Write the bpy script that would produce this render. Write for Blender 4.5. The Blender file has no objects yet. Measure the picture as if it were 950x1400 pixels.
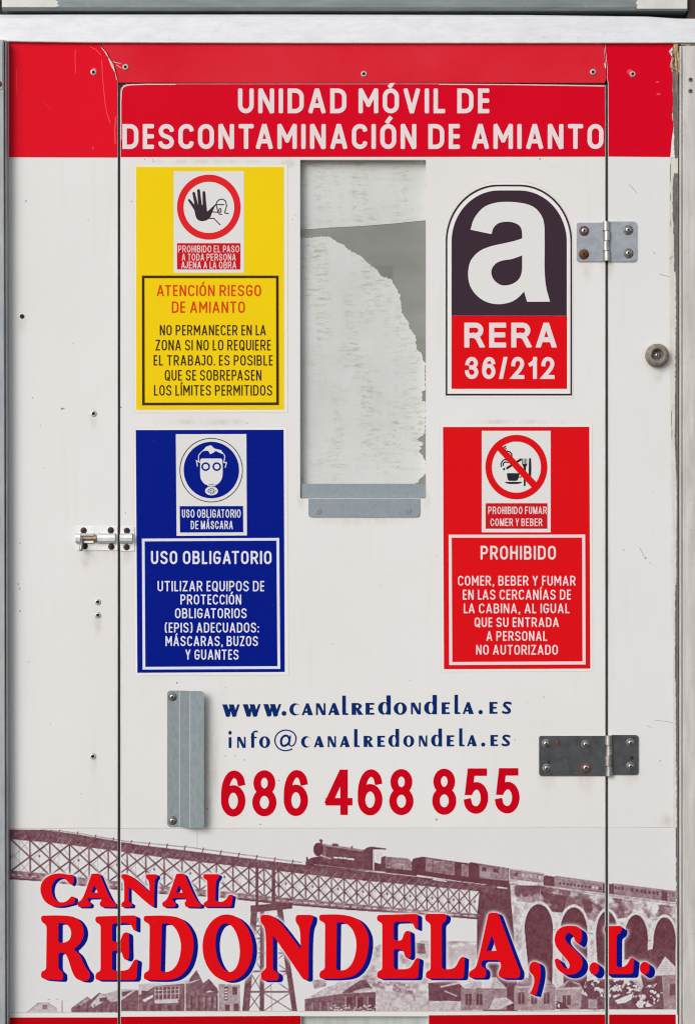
import bpy, bmesh, math, random
import numpy as np
from mathutils import Vector
from mathutils.geometry import delaunay_2d_cdt

random.seed(7)
rng = np.random.default_rng(11)
S = 0.001                       # one millimetre per drawing unit; x to the right, y down the wall
W, H = 950.0, 1400.0
scene = bpy.context.scene

# ------------------------------------------------------------------ camera
cam_data = bpy.data.cameras.new("camera")
cam = bpy.data.objects.new("camera", cam_data)
scene.collection.objects.link(cam)
CAM_D = 3.2
cam.location = (W * S / 2, -CAM_D, H * S / 2)
cam.rotation_euler = (math.radians(90), 0, 0)
cam_data.sensor_fit = 'VERTICAL'
cam_data.sensor_height = 24.0
cam_data.lens = 24.0 * CAM_D / (H * S)
cam_data.clip_start = 0.05
cam_data.clip_end = 500.0
scene.camera = cam

# ------------------------------------------------------------------ daylight
SUN_DIR = Vector((0.62, 1.0, -0.55))          # the way the light travels
world = bpy.data.worlds.new("World")
scene.world = world
world.use_nodes = True
wn = world.node_tree.nodes; wl = world.node_tree.links
for n in list(wn): wn.remove(n)
sky = wn.new('ShaderNodeTexSky'); sky.sky_type = 'NISHITA'; sky.sun_disc = False
sky.sun_elevation = math.asin(-SUN_DIR.z / SUN_DIR.length)
sky.sun_rotation = math.atan2(-SUN_DIR.x, -SUN_DIR.y) % (2 * math.pi)
sky.air_density = 1.0; sky.dust_density = 1.2; sky.ozone_density = 1.0
hs = wn.new('ShaderNodeHueSaturation'); hs.inputs['Saturation'].default_value = 0.30
bg = wn.new('ShaderNodeBackground'); bg.inputs['Strength'].default_value = 0.12
wo = wn.new('ShaderNodeOutputWorld')
wl.new(sky.outputs[0], hs.inputs['Color']); wl.new(hs.outputs[0], bg.inputs[0]); wl.new(bg.outputs[0], wo.inputs[0])
sun_data = bpy.data.lights.new("sun", 'SUN')
sun_data.energy = 1.5; sun_data.angle = math.radians(34); sun_data.color = (1.0, 0.985, 0.965)
sun = bpy.data.objects.new("sun", sun_data)
sun.rotation_euler = SUN_DIR.to_track_quat('-Z', 'Y').to_euler()
sun.location = (-2, -4, 4)
scene.collection.objects.link(sun)
scene.view_settings.view_transform = 'Standard'
scene.view_settings.look = 'None'
scene.view_settings.exposure = 0.07
scene.view_settings.gamma = 1.0
scene.view_settings.use_curve_mapping = False
scene.cycles.filter_width = 1.15

# ------------------------------------------------------------------ materials
def lin(c):
    c = c / 255.0
    return c / 12.92 if c <= 0.04045 else ((c + 0.055) / 1.055) ** 2.4
def rgb(r, g, b, k=1.0): return (lin(r) * k, lin(g) * k, lin(b) * k, 1.0)

def base_mat(name, col, rough=0.5, metal=0.0, spec=0.5):
    m = bpy.data.materials.new(name); m.use_nodes = True
    b = m.node_tree.nodes['Principled BSDF']
    b.inputs['Base Color'].default_value = col
    b.inputs['Roughness'].default_value = rough
    b.inputs['Metallic'].default_value = metal
    b.inputs['Specular IOR Level'].default_value = spec
    return m
def nd(m, t, **k):
    n = m.node_tree.nodes.new(t)
    for a, v in k.items(): setattr(n, a, v)
    return n
def coords(m, scale=(1, 1, 1)):
    tc = nd(m, 'ShaderNodeTexCoord'); mp = nd(m, 'ShaderNodeMapping')
    mp.inputs['Scale'].default_value = scale
    gi = nd(m, 'ShaderNodeNewGeometry')
    m.node_tree.links.new(gi.outputs['Position'], mp.inputs['Vector'])
    return mp.outputs['Vector']
def noise(m, scale, stretch=(1, 1, 1), detail=4, rough=0.6, lo=0.4, hi=0.6):
    n = nd(m, 'ShaderNodeTexNoise'); n.inputs['Scale'].default_value = scale
    n.inputs['Detail'].default_value = detail; n.inputs['Roughness'].default_value = rough
    m.node_tree.links.new(coords(m, stretch), n.inputs['Vector'])
    r = nd(m, 'ShaderNodeMapRange'); r.inputs['From Min'].default_value = lo; r.inputs['From Max'].default_value = hi
    m.node_tree.links.new(n.outputs['Fac'], r.inputs['Value'])
    return r.outputs['Result']
def mixc(m, fac, a, b, k=1.0):
    x = nd(m, 'ShaderNodeMix', data_type='RGBA')
    L = m.node_tree.links
    if k != 1.0:
        mu = nd(m, 'ShaderNodeMath', operation='MULTIPLY'); mu.inputs[1].default_value = k
        L.new(fac, mu.inputs[0]); fac = mu.outputs[0]
    L.new(fac, x.inputs['Factor'])
    for s, v in ((6, a), (7, b)):
        if isinstance(v, tuple): x.inputs[s].default_value = v
        else: L.new(v, x.inputs[s])
    return x.outputs[2]
def set_col(m, sock): m.node_tree.links.new(sock, m.node_tree.nodes['Principled BSDF'].inputs['Base Color'])
def set_rough(m, fac, lo, hi):
    r = nd(m, 'ShaderNodeMapRange'); r.inputs['To Min'].default_value = lo; r.inputs['To Max'].default_value = hi
    m.node_tree.links.new(fac, r.inputs['Value'])
    m.node_tree.links.new(r.outputs['Result'], m.node_tree.nodes['Principled BSDF'].inputs['Roughness'])
def bump(m, fac, dist=0.0003, strength=0.5):
    b = nd(m, 'ShaderNodeBump'); b.inputs['Strength'].default_value = strength; b.inputs['Distance'].default_value = dist
    m.node_tree.links.new(fac, b.inputs['Height'])
    m.node_tree.links.new(b.outputs['Normal'], m.node_tree.nodes['Principled BSDF'].inputs['Normal'])

def panel_white(name, col, dirt):
    m = base_mat(name, col, 0.42, 0, 0.35)
    c = mixc(m, noise(m, 2.2, lo=0.35, hi=0.7), col, tuple(x * y for x, y in zip(col, (0.955, 0.95, 0.94, 1))))
    c = mixc(m, noise(m, 190, (1, 1, 1), 3, 0.7, 0.69, 0.80), c, dirt, 0.30)          # fine specks
    c = mixc(m, noise(m, 26, (1.0, 1, 2.6), 6, 0.75, 0.60, 0.78), c, dirt, 0.10)      # smudges
    c = mixc(m, noise(m, 40, (1.6, 1, 0.12), 3, 0.6, 0.58, 0.8), c, dirt, 0.07)       # rain runs
    set_col(m, c)
    # rings of grime round the fittings and runs under them
    gi = nd(m, 'ShaderNodeNewGeometry'); tot = None
    for x, y, rx, rz in STAINS:
        mp = nd(m, 'ShaderNodeMapping', vector_type='POINT')
        mp.inputs['Location'].default_value = (-x * S / (rx * S), 0, -(H - y) * S / (rz * S)); mp.inputs['Scale'].default_value = (1 / (rx * S), 0, 1 / (rz * S))
        L = m.node_tree.links; L.new(gi.outputs['Position'], mp.inputs['Vector'])
        ln = nd(m, 'ShaderNodeVectorMath', operation='LENGTH'); L.new(mp.outputs['Vector'], ln.inputs[0])
        mr = nd(m, 'ShaderNodeMapRange', interpolation_type='SMOOTHSTEP'); mr.inputs['From Min'].default_value = 1.0; mr.inputs['From Max'].default_value = 0.25
        L.new(ln.outputs['Value'], mr.inputs['Value'])
        if tot is None: tot = mr.outputs['Result']
        else:
            mx = nd(m, 'ShaderNodeMath', operation='MAXIMUM'); L.new(tot, mx.inputs[0]); L.new(mr.outputs['Result'], mx.inputs[1]); tot = mx.outputs[0]
    mu = nd(m, 'ShaderNodeMath', operation='MULTIPLY'); m.node_tree.links.new(tot, mu.inputs[0])
    m.node_tree.links.new(noise(m, 55, (1, 1, .5), 5, .7, .38, .66), mu.inputs[1])
    c = mixc(m, mu.outputs[0], c, rgb(168, 148, 120), 0.34)
    set_col(m, c)
    set_rough(m, noise(m, 15, detail=5), 0.36, 0.5)
    bump(m, noise(m, 60, detail=2, lo=0.2, hi=0.8), 0.0002, 0.25)
    return m
STAINS = [(140, 758, 34, 22), (118, 764, 12, 18), (152, 760, 12, 26), (174, 760, 12, 16), (798, 356, 16, 40), (830, 362, 14, 30), (747, 1062, 16, 26), (800, 1064, 16, 40), (862, 1060, 16, 22), (897, 506, 14, 26), (897, 488, 26, 24), (288, 1040, 16, 110), (236, 1128, 16, 22), (134, 850, 8, 26), (128, 572, 8, 20), (128, 1042, 8, 22), (31, 440, 9, 18), (499, 711, 90, 10), (412, 684, 8, 18), (582, 684, 8, 18), (922, 640, 9, 420), (922, 330, 12, 130), (908, 1122, 20, 14), (163, 1000, 6, 480), (829, 700, 6, 480), (395, 224, 16, 9), (280, 221, 110, 5), (706, 577, 90, 5), (286, 577, 90, 6)]
M = {}
M['white'] = panel_white('white_panel', rgb(236, 235, 234, .93), rgb(150, 140, 122))
M['white_r'] = panel_white('white_panel_worn', rgb(234, 234, 234, .93), rgb(140, 132, 118))
def vinyl(name, col, fade_or_sheen=None, amt=0.25, spec=0.035, rough=0.4):
    m = base_mat(name, col, rough, 0, spec)
    fade_or_sheen = fade_or_sheen or tuple(min(1, c * 0.88 + 0.001) for c in col[:3]) + (1,)
    c = mixc(m, noise(m, 7, lo=0.3, hi=0.7), col, fade_or_sheen, amt)
    c = mixc(m, noise(m, 240, detail=2, lo=0.72, hi=0.80), c, rgb(196, 178, 168), 0.10)
    set_col(m, c)
    bump(m, noise(m, 35, detail=2, lo=0.2, hi=0.8), 0.0002, 0.2)
    return m
M['red'] = vinyl('red_vinyl', rgb(228, 14, 38))
M['red_door'] = vinyl('red_vinyl_door', rgb(216, 2, 35))
M['red_header'] = vinyl('red_vinyl_sky_sheen', rgb(216, 26, 44), rgb(220, 52, 66), 0.7)  # sky reflection on the header strip, put into the colour as paler red
M['red_base'] = vinyl('red_vinyl_base', rgb(188, 2, 16))
M['print_white'] = vinyl('print_white', rgb(240, 226, 228, .92), amt=0.1)
M['sheet_white'] = vinyl('sticker_white', rgb(242, 240, 238, .93), amt=0.15)
M['sheet_cream'] = vinyl('sticker_cream', rgb(244, 240, 224, .93), amt=0.15)
M['print_cool'] = vinyl('print_white_cool', rgb(232, 232, 242, .93), amt=0.1)
M['plate'] = vinyl('plate_white', rgb(234, 233, 232, .92), amt=0.15)
M['yellow'] = vinyl('yellow_vinyl', rgb(243, 208, 16))
M['olive'] = vinyl('dark_olive_print', rgb(66, 46, 2), rgb(72, 52, 4))
M['blacktext'] = vinyl('dark_text_print', rgb(58, 42, 14), rgb(62, 46, 16))
M['orange_text'] = vinyl('orange_red_print', rgb(222, 66, 14))
M['blue'] = vinyl('blue_vinyl', rgb(0, 24, 134), rgb(6, 32, 138))
M['sign_red'] = vinyl('sign_red_vinyl', rgb(222, 16, 24))
M['picto_red'] = vinyl('pictogram_red', rgb(226, 36, 42))
M['caption_red'] = vinyl('caption_red', rgb(205, 24, 34))
M['picto_dark'] = vinyl('pictogram_dark', rgb(58, 44, 54), rgb(62, 48, 58))
M['picto_black'] = vinyl('pictogram_black', rgb(40, 40, 44), rgb(46, 46, 50))
M['aubergine'] = vinyl('aubergine_vinyl', rgb(60, 44, 56), rgb(66, 50, 62))
M['navy'] = vinyl('navy_lettering', rgb(6, 42, 104), rgb(12, 48, 110))
M['phone_red'] = vinyl('crimson_lettering', rgb(202, 0, 26))
M['logo_red'] = vinyl('logo_red', rgb(224, 12, 22))
M['logo_blue'] = vinyl('logo_blue', rgb(2, 20, 132))

def metal(name, a, b, metal_=0.55, rough=(0.35, 0.55), scale=60, stretch=(1, 1, 1), spots=None, spot_amt=0.5):
    m = base_mat(name, a, 0.5, metal_)
    c = mixc(m, noise(m, scale, stretch, 6, 0.65, 0.35, 0.65), a, b)
    if spots: c = mixc(m, noise(m, 75, (1, 1, 1), 5, 0.7, 0.60, 0.72), c, spots, spot_amt)
    set_col(m, c); set_rough(m, noise(m, scale * 1.7, stretch, 4), *rough)
    bump(m, noise(m, scale * 2, stretch, 3, lo=0.2, hi=0.8), 0.00015, 0.3)
    return m
M['galv'] = metal('galvanised_steel', rgb(142, 152, 156), rgb(128, 139, 144), 0.3, (0.45, 0.6), 240, (1, 1, .5), spots=rgb(168, 174, 175), spot_amt=0.2)
M['galv_blue'] = metal('galvanised_steel_blueish', rgb(146, 156, 164), rgb(134, 145, 153), 0.3, (0.45, 0.6), 240, spots=rgb(165, 172, 174), spot_amt=0.2)
M['alu'] = metal('weathered_aluminium', rgb(232, 233, 237), rgb(220, 221, 226), 0.1, (0.4, 0.6), 70, (.5, 1, 2), rgb(196, 188, 184), 0.35)
M['post_l'] = metal('dull_aluminium_post', rgb(172, 176, 179), rgb(152, 157, 161), 0.0, (0.4, 0.6), 30, (2, 1, .6), rgb(120, 112, 106), 0.45)
M['post_r'] = metal('chalky_aluminium_post', rgb(210, 206, 202), rgb(188, 185, 181), 0.1, (0.5, 0.7), 40, (3, 1, .35), rgb(168, 160, 152), 0.5)
M['beam'] = metal('grey_painted_beam', rgb(134, 141, 143), rgb(114, 122, 125), 0.2, (0.35, 0.5), 30, (.4, 1, 2.5), rgb(156, 160, 160), 0.3)
M['beam_end'] = metal('pale_painted_beam', rgb(222, 221, 216), rgb(204, 204, 200), 0.0, (0.4, 0.5), 30)
M['steel_dark'] = metal('dark_steel', rgb(84, 87, 91), rgb(66, 69, 74), 0.5, (0.35, 0.55), 70, spots=rgb(100, 100, 98), spot_amt=0.4)
M['hinge_grey'] = metal('zinc_hinge', rgb(164, 170, 178), rgb(146, 152, 162), 0.4, (0.4, 0.55), 90, spots=rgb(172, 160, 150), spot_amt=0.4)
M['fold'] = base_mat('fold_highlight', rgb(176, 183, 185), 0.5, 0.2)  # sky highlight on the handle folds, painted as a lighter grey
M['washer'] = metal('dull_washer', rgb(128, 124, 118), rgb(92, 88, 84), 0.5, (0.4, 0.6), 200)
M['dome'] = base_mat('polished_screw_dome', rgb(176, 178, 180), 0.24, 0.85)
M['rust_ring'] = metal('rusty_washer', rgb(122, 76, 48), rgb(74, 46, 34), 0.15, (0.55, 0.75), 260)
M['knuckle'] = metal('worn_bright_steel', rgb(196, 194, 190), rgb(164, 161, 156), 0.8, (0.25, 0.4), 120)
M['chrome'] = metal('bright_zinc', rgb(232, 234, 236), rgb(208, 211, 213), 0.35, (0.2, 0.4), 80, spots=rgb(200, 190, 170), spot_amt=0.5)
M['screw'] = metal('screw_steel', rgb(160, 160, 158), rgb(110, 109, 107), 0.8, (0.22, 0.38), 300)
M['rivet'] = metal('rivet_aluminium', rgb(222, 222, 220), rgb(186, 184, 182), 0.3, (0.3, 0.5), 300)
M['rust'] = metal('rusty_steel', rgb(124, 70, 38), rgb(78, 44, 28), 0.1, (0.6, 0.8), 200)
M['rust_dark'] = metal('dark_rusty_screw', rgb(86, 54, 40), rgb(50, 36, 32), 0.2, (0.5, 0.7), 260)
M['brass'] = metal('tarnished_rod', rgb(176, 158, 132), rgb(140, 120, 96), 0.6, (0.3, 0.5), 200)
M['hole'] = base_mat('dark_hole', rgb(22, 20, 19), 0.8)
M['gasket'] = base_mat('dark_rubber_seal', rgb(80, 80, 78), 0.7, 0, 0.2)
M['backing'] = base_mat('dark_frame_backing', rgb(44, 42, 40), 0.8, 0, 0.2)
M['rubber'] = metal('dusty_rubber', rgb(150, 142, 130), rgb(112, 104, 94), 0.0, (0.6, 0.8), 160)
M['straw'] = metal('dry_foam', rgb(206, 178, 136), rgb(150, 122, 88), 0.0, (0.7, 0.9), 220)
M['glass'] = base_mat('grey_tinted_pane', rgb(133, 136, 130), 0.22, 0, 0.6)
set_col(M['glass'], mixc(M['glass'], noise(M['glass'], 5, (1, 1, 2)), rgb(136, 139, 134), rgb(122, 124, 117)))
M['glass_dark'] = base_mat('label_behind_pane', rgb(118, 120, 114), 0.3, 0, 0.4)
M['edge_dirt'] = base_mat('sticker_edge_dirt', rgb(196, 190, 180), 0.6)
M['scuff'] = base_mat('scuff_dirt', rgb(150, 143, 134), 0.7)
M['seam'] = base_mat('yellowed_sticker_edge', rgb(190, 180, 160), 0.6)
M['tear'] = base_mat('torn_vinyl_edge', rgb(226, 208, 202), 0.6)
M['crease'] = base_mat('creased_red_vinyl', rgb(230, 54, 64), 0.5)
M['wear'] = metal('worn_panel_edge', rgb(118, 116, 113), rgb(84, 82, 80), 0.1, (0.6, 0.8), 160, (1, 1, .3), rgb(180, 176, 170), 0.8)
M['wear_pale'] = metal('chipped_panel_edge', rgb(222, 217, 209), rgb(205, 200, 192), 0.0, (0.6, 0.8), 120, (1.5, 1, .25), rgb(120, 116, 110), 0.8)
M['vent'] = metal('grey_plastic_panel', rgb(196, 200, 198), rgb(176, 181, 179), 0.0, (0.3, 0.45), 40, (2, 1, .4))
M['brown'] = base_mat('dark_corner_board', rgb(58, 42, 34), 0.8)
def film_mat():
    col = rgb(219, 221, 219, .93)
    m = base_mat('weathered_white_film', col, 0.5, 0, 0.3)
    c = mixc(m, noise(m, 6, lo=0.35, hi=0.65), col, rgb(207, 209, 207, .93))
    L = m.node_tree.links
    patchy = noise(m, 15, (2.2, 1, .55), 3, .6, .44, .60)
    for sc, st, lo, hi, col2, k in ((48, (1, 1, 4.5), .52, .66, rgb(164, 152, 118), .62), (70, (1.2, 1, 3.4), .52, .68, rgb(148, 148, 136), .55)):
        mu = nd(m, 'ShaderNodeMath', operation='MULTIPLY'); L.new(patchy, mu.inputs[0]); L.new(noise(m, sc, st, 5, .7, lo, hi), mu.inputs[1])
        c = mixc(m, mu.outputs[0], c, col2, k)
    c = mixc(m, noise(m, 30, (.8, 1, 5), 5, .7, .55, .75), c, rgb(178, 178, 168), .35)
    c = mixc(m, noise(m, 150, (1, 1, 2), 4, 0.7, 0.66, 0.78), c, rgb(128, 124, 104), 0.35)
    set_col(m, c); bump(m, noise(m, 60, (1, 1, 2), 4), 0.0002, 0.15)
    return m
M['film'] = film_mat()
def waves(m, amt):
    """slow unevenness of a thin sheet, felt only in its sheen"""
    b = m.node_tree.nodes['Principled BSDF']; old = b.inputs['Normal'].links[0].from_node
    w = nd(m, 'ShaderNodeBump'); w.inputs['Strength'].default_value = amt; w.inputs['Distance'].default_value = 0.004
    m.node_tree.links.new(noise(m, 5.5, (1, 1, .6), 1, .4, .2, .8), w.inputs['Height']); m.node_tree.links.new(w.outputs['Normal'], old.inputs['Normal'])
for k in ('white', 'white_r', 'red', 'red_door', 'red_header'): waves(M[k], .5)
def mural_mat():
    m = base_mat('printed_photograph', (0.7, 0.7, 0.7, 1), 0.4, 0, 0.07)
    a = nd(m, 'ShaderNodeVertexColor', layer_name='print')
    set_col(m, a.outputs['Color'])
    return m
M['mural'] = mural_mat()

# ------------------------------------------------------------------ flat-shape engine (drawing units, y down)
def area(p): return 0.5 * sum(a[0] * b[1] - b[0] * a[1] for a, b in zip(p, p[1:] + p[:1]))
def ccw(p):
    q = []
    for a in p:
        if not q or math.hypot(a[0] - q[-1][0], a[1] - q[-1][1]) > 2e-3: q.append((float(a[0]), float(a[1])))
    while len(q) > 1 and math.hypot(q[0][0] - q[-1][0], q[0][1] - q[-1][1]) <= 2e-3: q.pop()
    return q if area(q) > 0 else q[::-1]
def fill(pos, neg=(), marks=None):
    """triangulated union of pos minus neg -> verts, tris"""
    polys = [ccw(p) for p in pos]; npos = len(polys)
    polys += [ccw(p) for p in neg]; nneg = len(polys)
    polys += [ccw(p) for p, k in marks or ()]
    ok = [i for i, p in enumerate(polys) if len(p) >= 3 and abs(area(p)) > 1e-4]
    if not ok: return ([], []) if marks is None else ([], [], [])
    ox, oy = polys[ok[0]][0]
    vs, fs, tag = [], [], []
    for i in ok:
        fs.append(list(range(len(vs), len(vs) + len(polys[i])))); tag.append(i < npos)
        vs += [Vector((x - ox, y - oy)) for x, y in polys[i]]
    r = delaunay_2d_cdt(vs, [], fs, 0, 1e-4)
    F = [f for f in r[2]]
    if not F: return ([], []) if marks is None else ([], [], [])
    mi = np.zeros(len(F), int)
    V = np.array([(v.x, v.y) for v in r[0]]); A = V[np.array(F)]
    cx, cy = A[:, :, 0].mean(1), A[:, :, 1].mean(1)
    inp = np.zeros(len(F), bool); inn = np.zeros(len(F), bool)
    for i in ok:
        q = np.array(polys[i]) - (ox, oy); n = np.roll(q, -1, 0)
        yy = cy[:, None]; up = (q[None, :, 1] <= yy) & (n[None, :, 1] > yy); dn = (q[None, :, 1] > yy) & (n[None, :, 1] <= yy)
        side = (n[None, :, 0] - q[None, :, 0]) * (yy - q[None, :, 1]) - (cx[:, None] - q[None, :, 0]) * (n[None, :, 1] - q[None, :, 1])
        wnd = (up & (side > 0)).sum(1) - (dn & (side < 0)).sum(1)
        if i < npos: inp |= wnd != 0
        elif i < nneg: inn |= wnd != 0
        else: mi[wnd != 0] = marks[i - nneg][1]
    tris = [list(f) for f, a, b in zip(F, inp, inn) if a and not b]
    if marks is not None: return [(v.x + ox, v.y + oy) for v in r[0]], tris, [int(k) for k, a, b in zip(mi, inp, inn) if a and not b]
    return [(v.x + ox, v.y + oy) for v in r[0]], tris

class Shape:
    """collects triangulated flat shapes (with optional thickness) into one mesh"""
    def __init__(s): s.v = []; s.f = []; s.mi = []
    def add(s, pos, neg=(), y0=0.0, y1=None, mi=0, marks=None):
        if marks is None: vs, ts = fill(pos, neg); tm = [mi] * len(ts)
        else: vs, ts, tm = fill(pos, neg, marks)
        if not ts: return s
        used = sorted({i for t in ts for i in t}); mp = {i: k for k, i in enumerate(used)}
        b = len(s.v); n = len(used)
        s.v += [(vs[i][0] * S, y0 * S, (H - vs[i][1]) * S) for i in used]
        cnt = {}
        for t, m_ in zip(ts, tm):
            a = [mp[i] for i in t]
            p = [s.v[b + i] for i in a]
            cr = (p[1][0] - p[0][0]) * (p[2][2] - p[0][2]) - (p[2][0] - p[0][0]) * (p[1][2] - p[0][2])
            if cr < 0: a = [a[0], a[2], a[1]]
            s.f.append([b + i for i in a]); s.mi.append(m_)
            for e in zip(a, a[1:] + a[:1]): cnt[e] = 1
        if y1 is not None:
            s.v += [(vs[i][0] * S, y1 * S, (H - vs[i][1]) * S) for i in used]
            for (i, j) in list(cnt):
                if (j, i) not in cnt:
                    s.f.append([b + j, b + i, b + n + i, b + n + j]); s.mi.append(mi)
            for t in ts:
                a = [mp[i] for i in t]
                p = [s.v[b + i] for i in a]
                cr = (p[1][0] - p[0][0]) * (p[2][2] - p[0][2]) - (p[2][0] - p[0][0]) * (p[1][2] - p[0][2])
                if cr > 0: a = [a[0], a[2], a[1]]
                s.f.append([b + n + i for i in a]); s.mi.append(mi)
        return s
    def lathe(s, cx, cy, prof, n=28, sq=1.0, mi=0):
        """profile of (radius, depth) about an axis standing out of the wall"""
        b = len(s.v)
        for r, d in prof:
            for k in range(n):
                t = 2 * math.pi * k / n
                s.v.append(((cx + r * math.cos(t)) * S, d * S, (H - cy + r * math.sin(t) * sq) * S))
        for i in range(len(prof) - 1):
            for k in range(n):
                k2 = (k + 1) % n
                s.f.append([b + i * n + k, b + i * n + k2, b + (i + 1) * n + k2, b + (i + 1) * n + k]); s.mi.append(mi)
        s.f.append([b + (len(prof) - 1) * n + k for k in range(n)]); s.mi.append(mi)
        return s
    def tube(s, pts, rad, n=12, mi=0):
        """tube through points (x, y, depth); rad a number or one per point"""
        P = [Vector((x * S, d * S, (H - y) * S)) for x, y, d in pts]
        R = [rad] * len(P) if not isinstance(rad, (list, tuple)) else rad
        b = len(s.v)
        for i, p in enumerate(P):
            t = (P[min(i + 1, len(P) - 1)] - P[max(i - 1, 0)]).normalized()
            u = t.cross(Vector((0.3, 0.9, 0.2))).normalized(); w = t.cross(u)
            for k in range(n):
                a = 2 * math.pi * k / n
                s.v.append(tuple(p + (u * math.cos(a) + w * math.sin(a)) * R[i] * S))
        for i in range(len(P) - 1):
            for k in range(n):
                k2 = (k + 1) % n
                s.f.append([b + i * n + k, b + i * n + k2, b + (i + 1) * n + k2, b + (i + 1) * n + k]); s.mi.append(mi)
        s.f.append([b + k for k in range(n)][::-1]); s.f.append([b + (len(P) - 1) * n + k for k in range(n)])
        s.mi += [mi, mi]
        return s
    def extrude_x(s, prof, x0, x1, mi=0):
        """closed profile of (depth, y) pushed along x"""
        b = len(s.v); n = len(prof)
        for x in (x0, x1):
            s.v += [(x * S, d * S, (H - y) * S) for d, y in prof]
        for k in range(n):
            k2 = (k + 1) % n
            s.f.append([b + k, b + k2, b + n + k2, b + n + k]); s.mi.append(mi)
        s.f.append([b + k for k in range(n)]); s.f.append([b + n + k for k in range(n)][::-1]); s.mi += [mi, mi]
        return s
    def extrude_z(s, prof, y0, y1, mi=0):
        """closed profile of (x, depth) pushed down the wall"""
        b = len(s.v); n = len(prof)
        for y in (y0, y1):
            s.v += [(x * S, d * S, (H - y) * S) for x, d in prof]
        for k in range(n):
            k2 = (k + 1) % n
            s.f.append([b + k, b + k2, b + n + k2, b + n + k]); s.mi.append(mi)
        s.f.append([b + k for k in range(n)]); s.f.append([b + n + k for k in range(n)][::-1]); s.mi += [mi, mi]
        return s
    def build(s, name, mats, parent=None, smooth=False, bevel=0.0, base=None, label=None):
        me = bpy.data.meshes.new(name)
        off = Vector((0, 0, 0))
        if parent is not None: off = parent.get('_w') and Vector(parent['_w']) or Vector((0, 0, 0))
        if base is None:
            xs = [v[0] for v in s.v]; ys = [v[1] for v in s.v]; zs = [v[2] for v in s.v]
            c = Vector(((min(xs) + max(xs)) / 2, max(ys), min(zs)))
        else: c = Vector(base)
        me.from_pydata([(v[0] - c.x, v[1] - c.y, v[2] - c.z) for v in s.v], [], s.f)
        mats = mats if isinstance(mats, (list, tuple)) else [mats]
        for m in mats: me.materials.append(m)
        me.polygons.foreach_set('material_index', s.mi)
        bm = bmesh.new(); bm.from_mesh(me)
        bmesh.ops.remove_doubles(bm, verts=bm.verts, dist=1e-7)
        if bevel or smooth: bmesh.ops.recalc_face_normals(bm, faces=bm.faces)
        bm.to_mesh(me); bm.free()
        if smooth:
            me.polygons.foreach_set('use_smooth', [True] * len(me.polygons))
            me.set_sharp_from_angle(angle=math.radians(38))
        o = bpy.data.objects.new(name, me); scene.collection.objects.link(o)
        if parent is not None: o.parent = parent
        o.location = c - off
        o['_w'] = tuple(c)
        if bevel:
            bv = o.modifiers.new('bevel', 'BEVEL'); bv.width = bevel * S; bv.segments = 2
            bv.limit_method = 'ANGLE'; bv.angle_limit = math.radians(40)
        if label: o['label'] = label
        return o

def thing(name, label, cat, at, group=None, depth=0.0):
    o = bpy.data.objects.new(name, None); scene.collection.objects.link(o)
    o.empty_display_size = 0.02
    o.location = (at[0] * S, depth * S, (H - at[1]) * S)
    o['_w'] = tuple(o.location); o['label'] = label; o['category'] = cat
    if group: o['group'] = group
    return o
def tag(o, label, cat, group=None):
    o['label'] = label; o['category'] = cat
    if group: o['group'] = group
    return o
def copy_part(o, parent, at, depth=None):
    """a linked copy of a part at a new spot under a thing"""
    c = o.copy(); scene.collection.objects.link(c); c.parent = parent
    off = Vector(parent['_w']); w = Vector(o['_w'])
    n = Vector((at[0] * S, w.y if depth is None else depth * S, (H - at[1]) * S))
    c.location = n - off; c['_w'] = tuple(n)
    return c

# polygon helpers
def rect(x0, y0, x1, y1): return [(x0, y0), (x1, y0), (x1, y1), (x0, y1)]
def ell(cx, cy, rx, ry=None, n=48, rot=0.0):
    ry = rx if ry is None else ry; c, s_ = math.cos(rot), math.sin(rot)
    return [(cx + rx * math.cos(t) * c - ry * math.sin(t) * s_, cy + rx * math.cos(t) * s_ + ry * math.sin(t) * c)
            for t in (2 * math.pi * k / n for k in range(n))]
def rrect(x0, y0, x1, y1, r, n=6, rs=None):
    rs = rs or (r, r, r, r); out = []
    for (cx, cy, a, q) in ((x0 + rs[0], y0 + rs[0], math.pi, rs[0]), (x1 - rs[1], y0 + rs[1], 1.5 * math.pi, rs[1]),
                           (x1 - rs[2], y1 - rs[2], 0, rs[2]), (x0 + rs[3], y1 - rs[3], .5 * math.pi, rs[3])):
        if q <= 0: out.append((cx, cy)); continue
        out += [(cx + q * math.cos(a + .5 * math.pi * k / n), cy + q * math.sin(a + .5 * math.pi * k / n)) for k in range(n + 1)]
    return out
def fillet(pts, r, n=5, soft=55):
    """polygon with rounded corners; gentle turns are smoothed fully"""
    out = []; m = len(pts)
    for i in range(m):
        p, a, b = Vector(pts[i][:2]), Vector(pts[i - 1][:2]), Vector(pts[(i + 1) % m][:2])
        u, w = a - p, b - p; la, lb = u.length, w.length
        if la < 1e-6 or lb < 1e-6: continue
        turn = math.degrees(math.pi - u.angle(w))
        rr = pts[i][2] if len(pts[i]) > 2 else (1e9 if turn < soft else r)
        da, db = min(rr, la / 2), min(rr, lb / 2)
        s0, s1 = p + u / la * da, p + w / lb * db
        for k in range(n + 1):
            t = k / n
            q = s0 * (1 - t) ** 2 + p * 2 * t * (1 - t) + s1 * t * t
            out.append((q.x, q.y))
    return out
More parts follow.
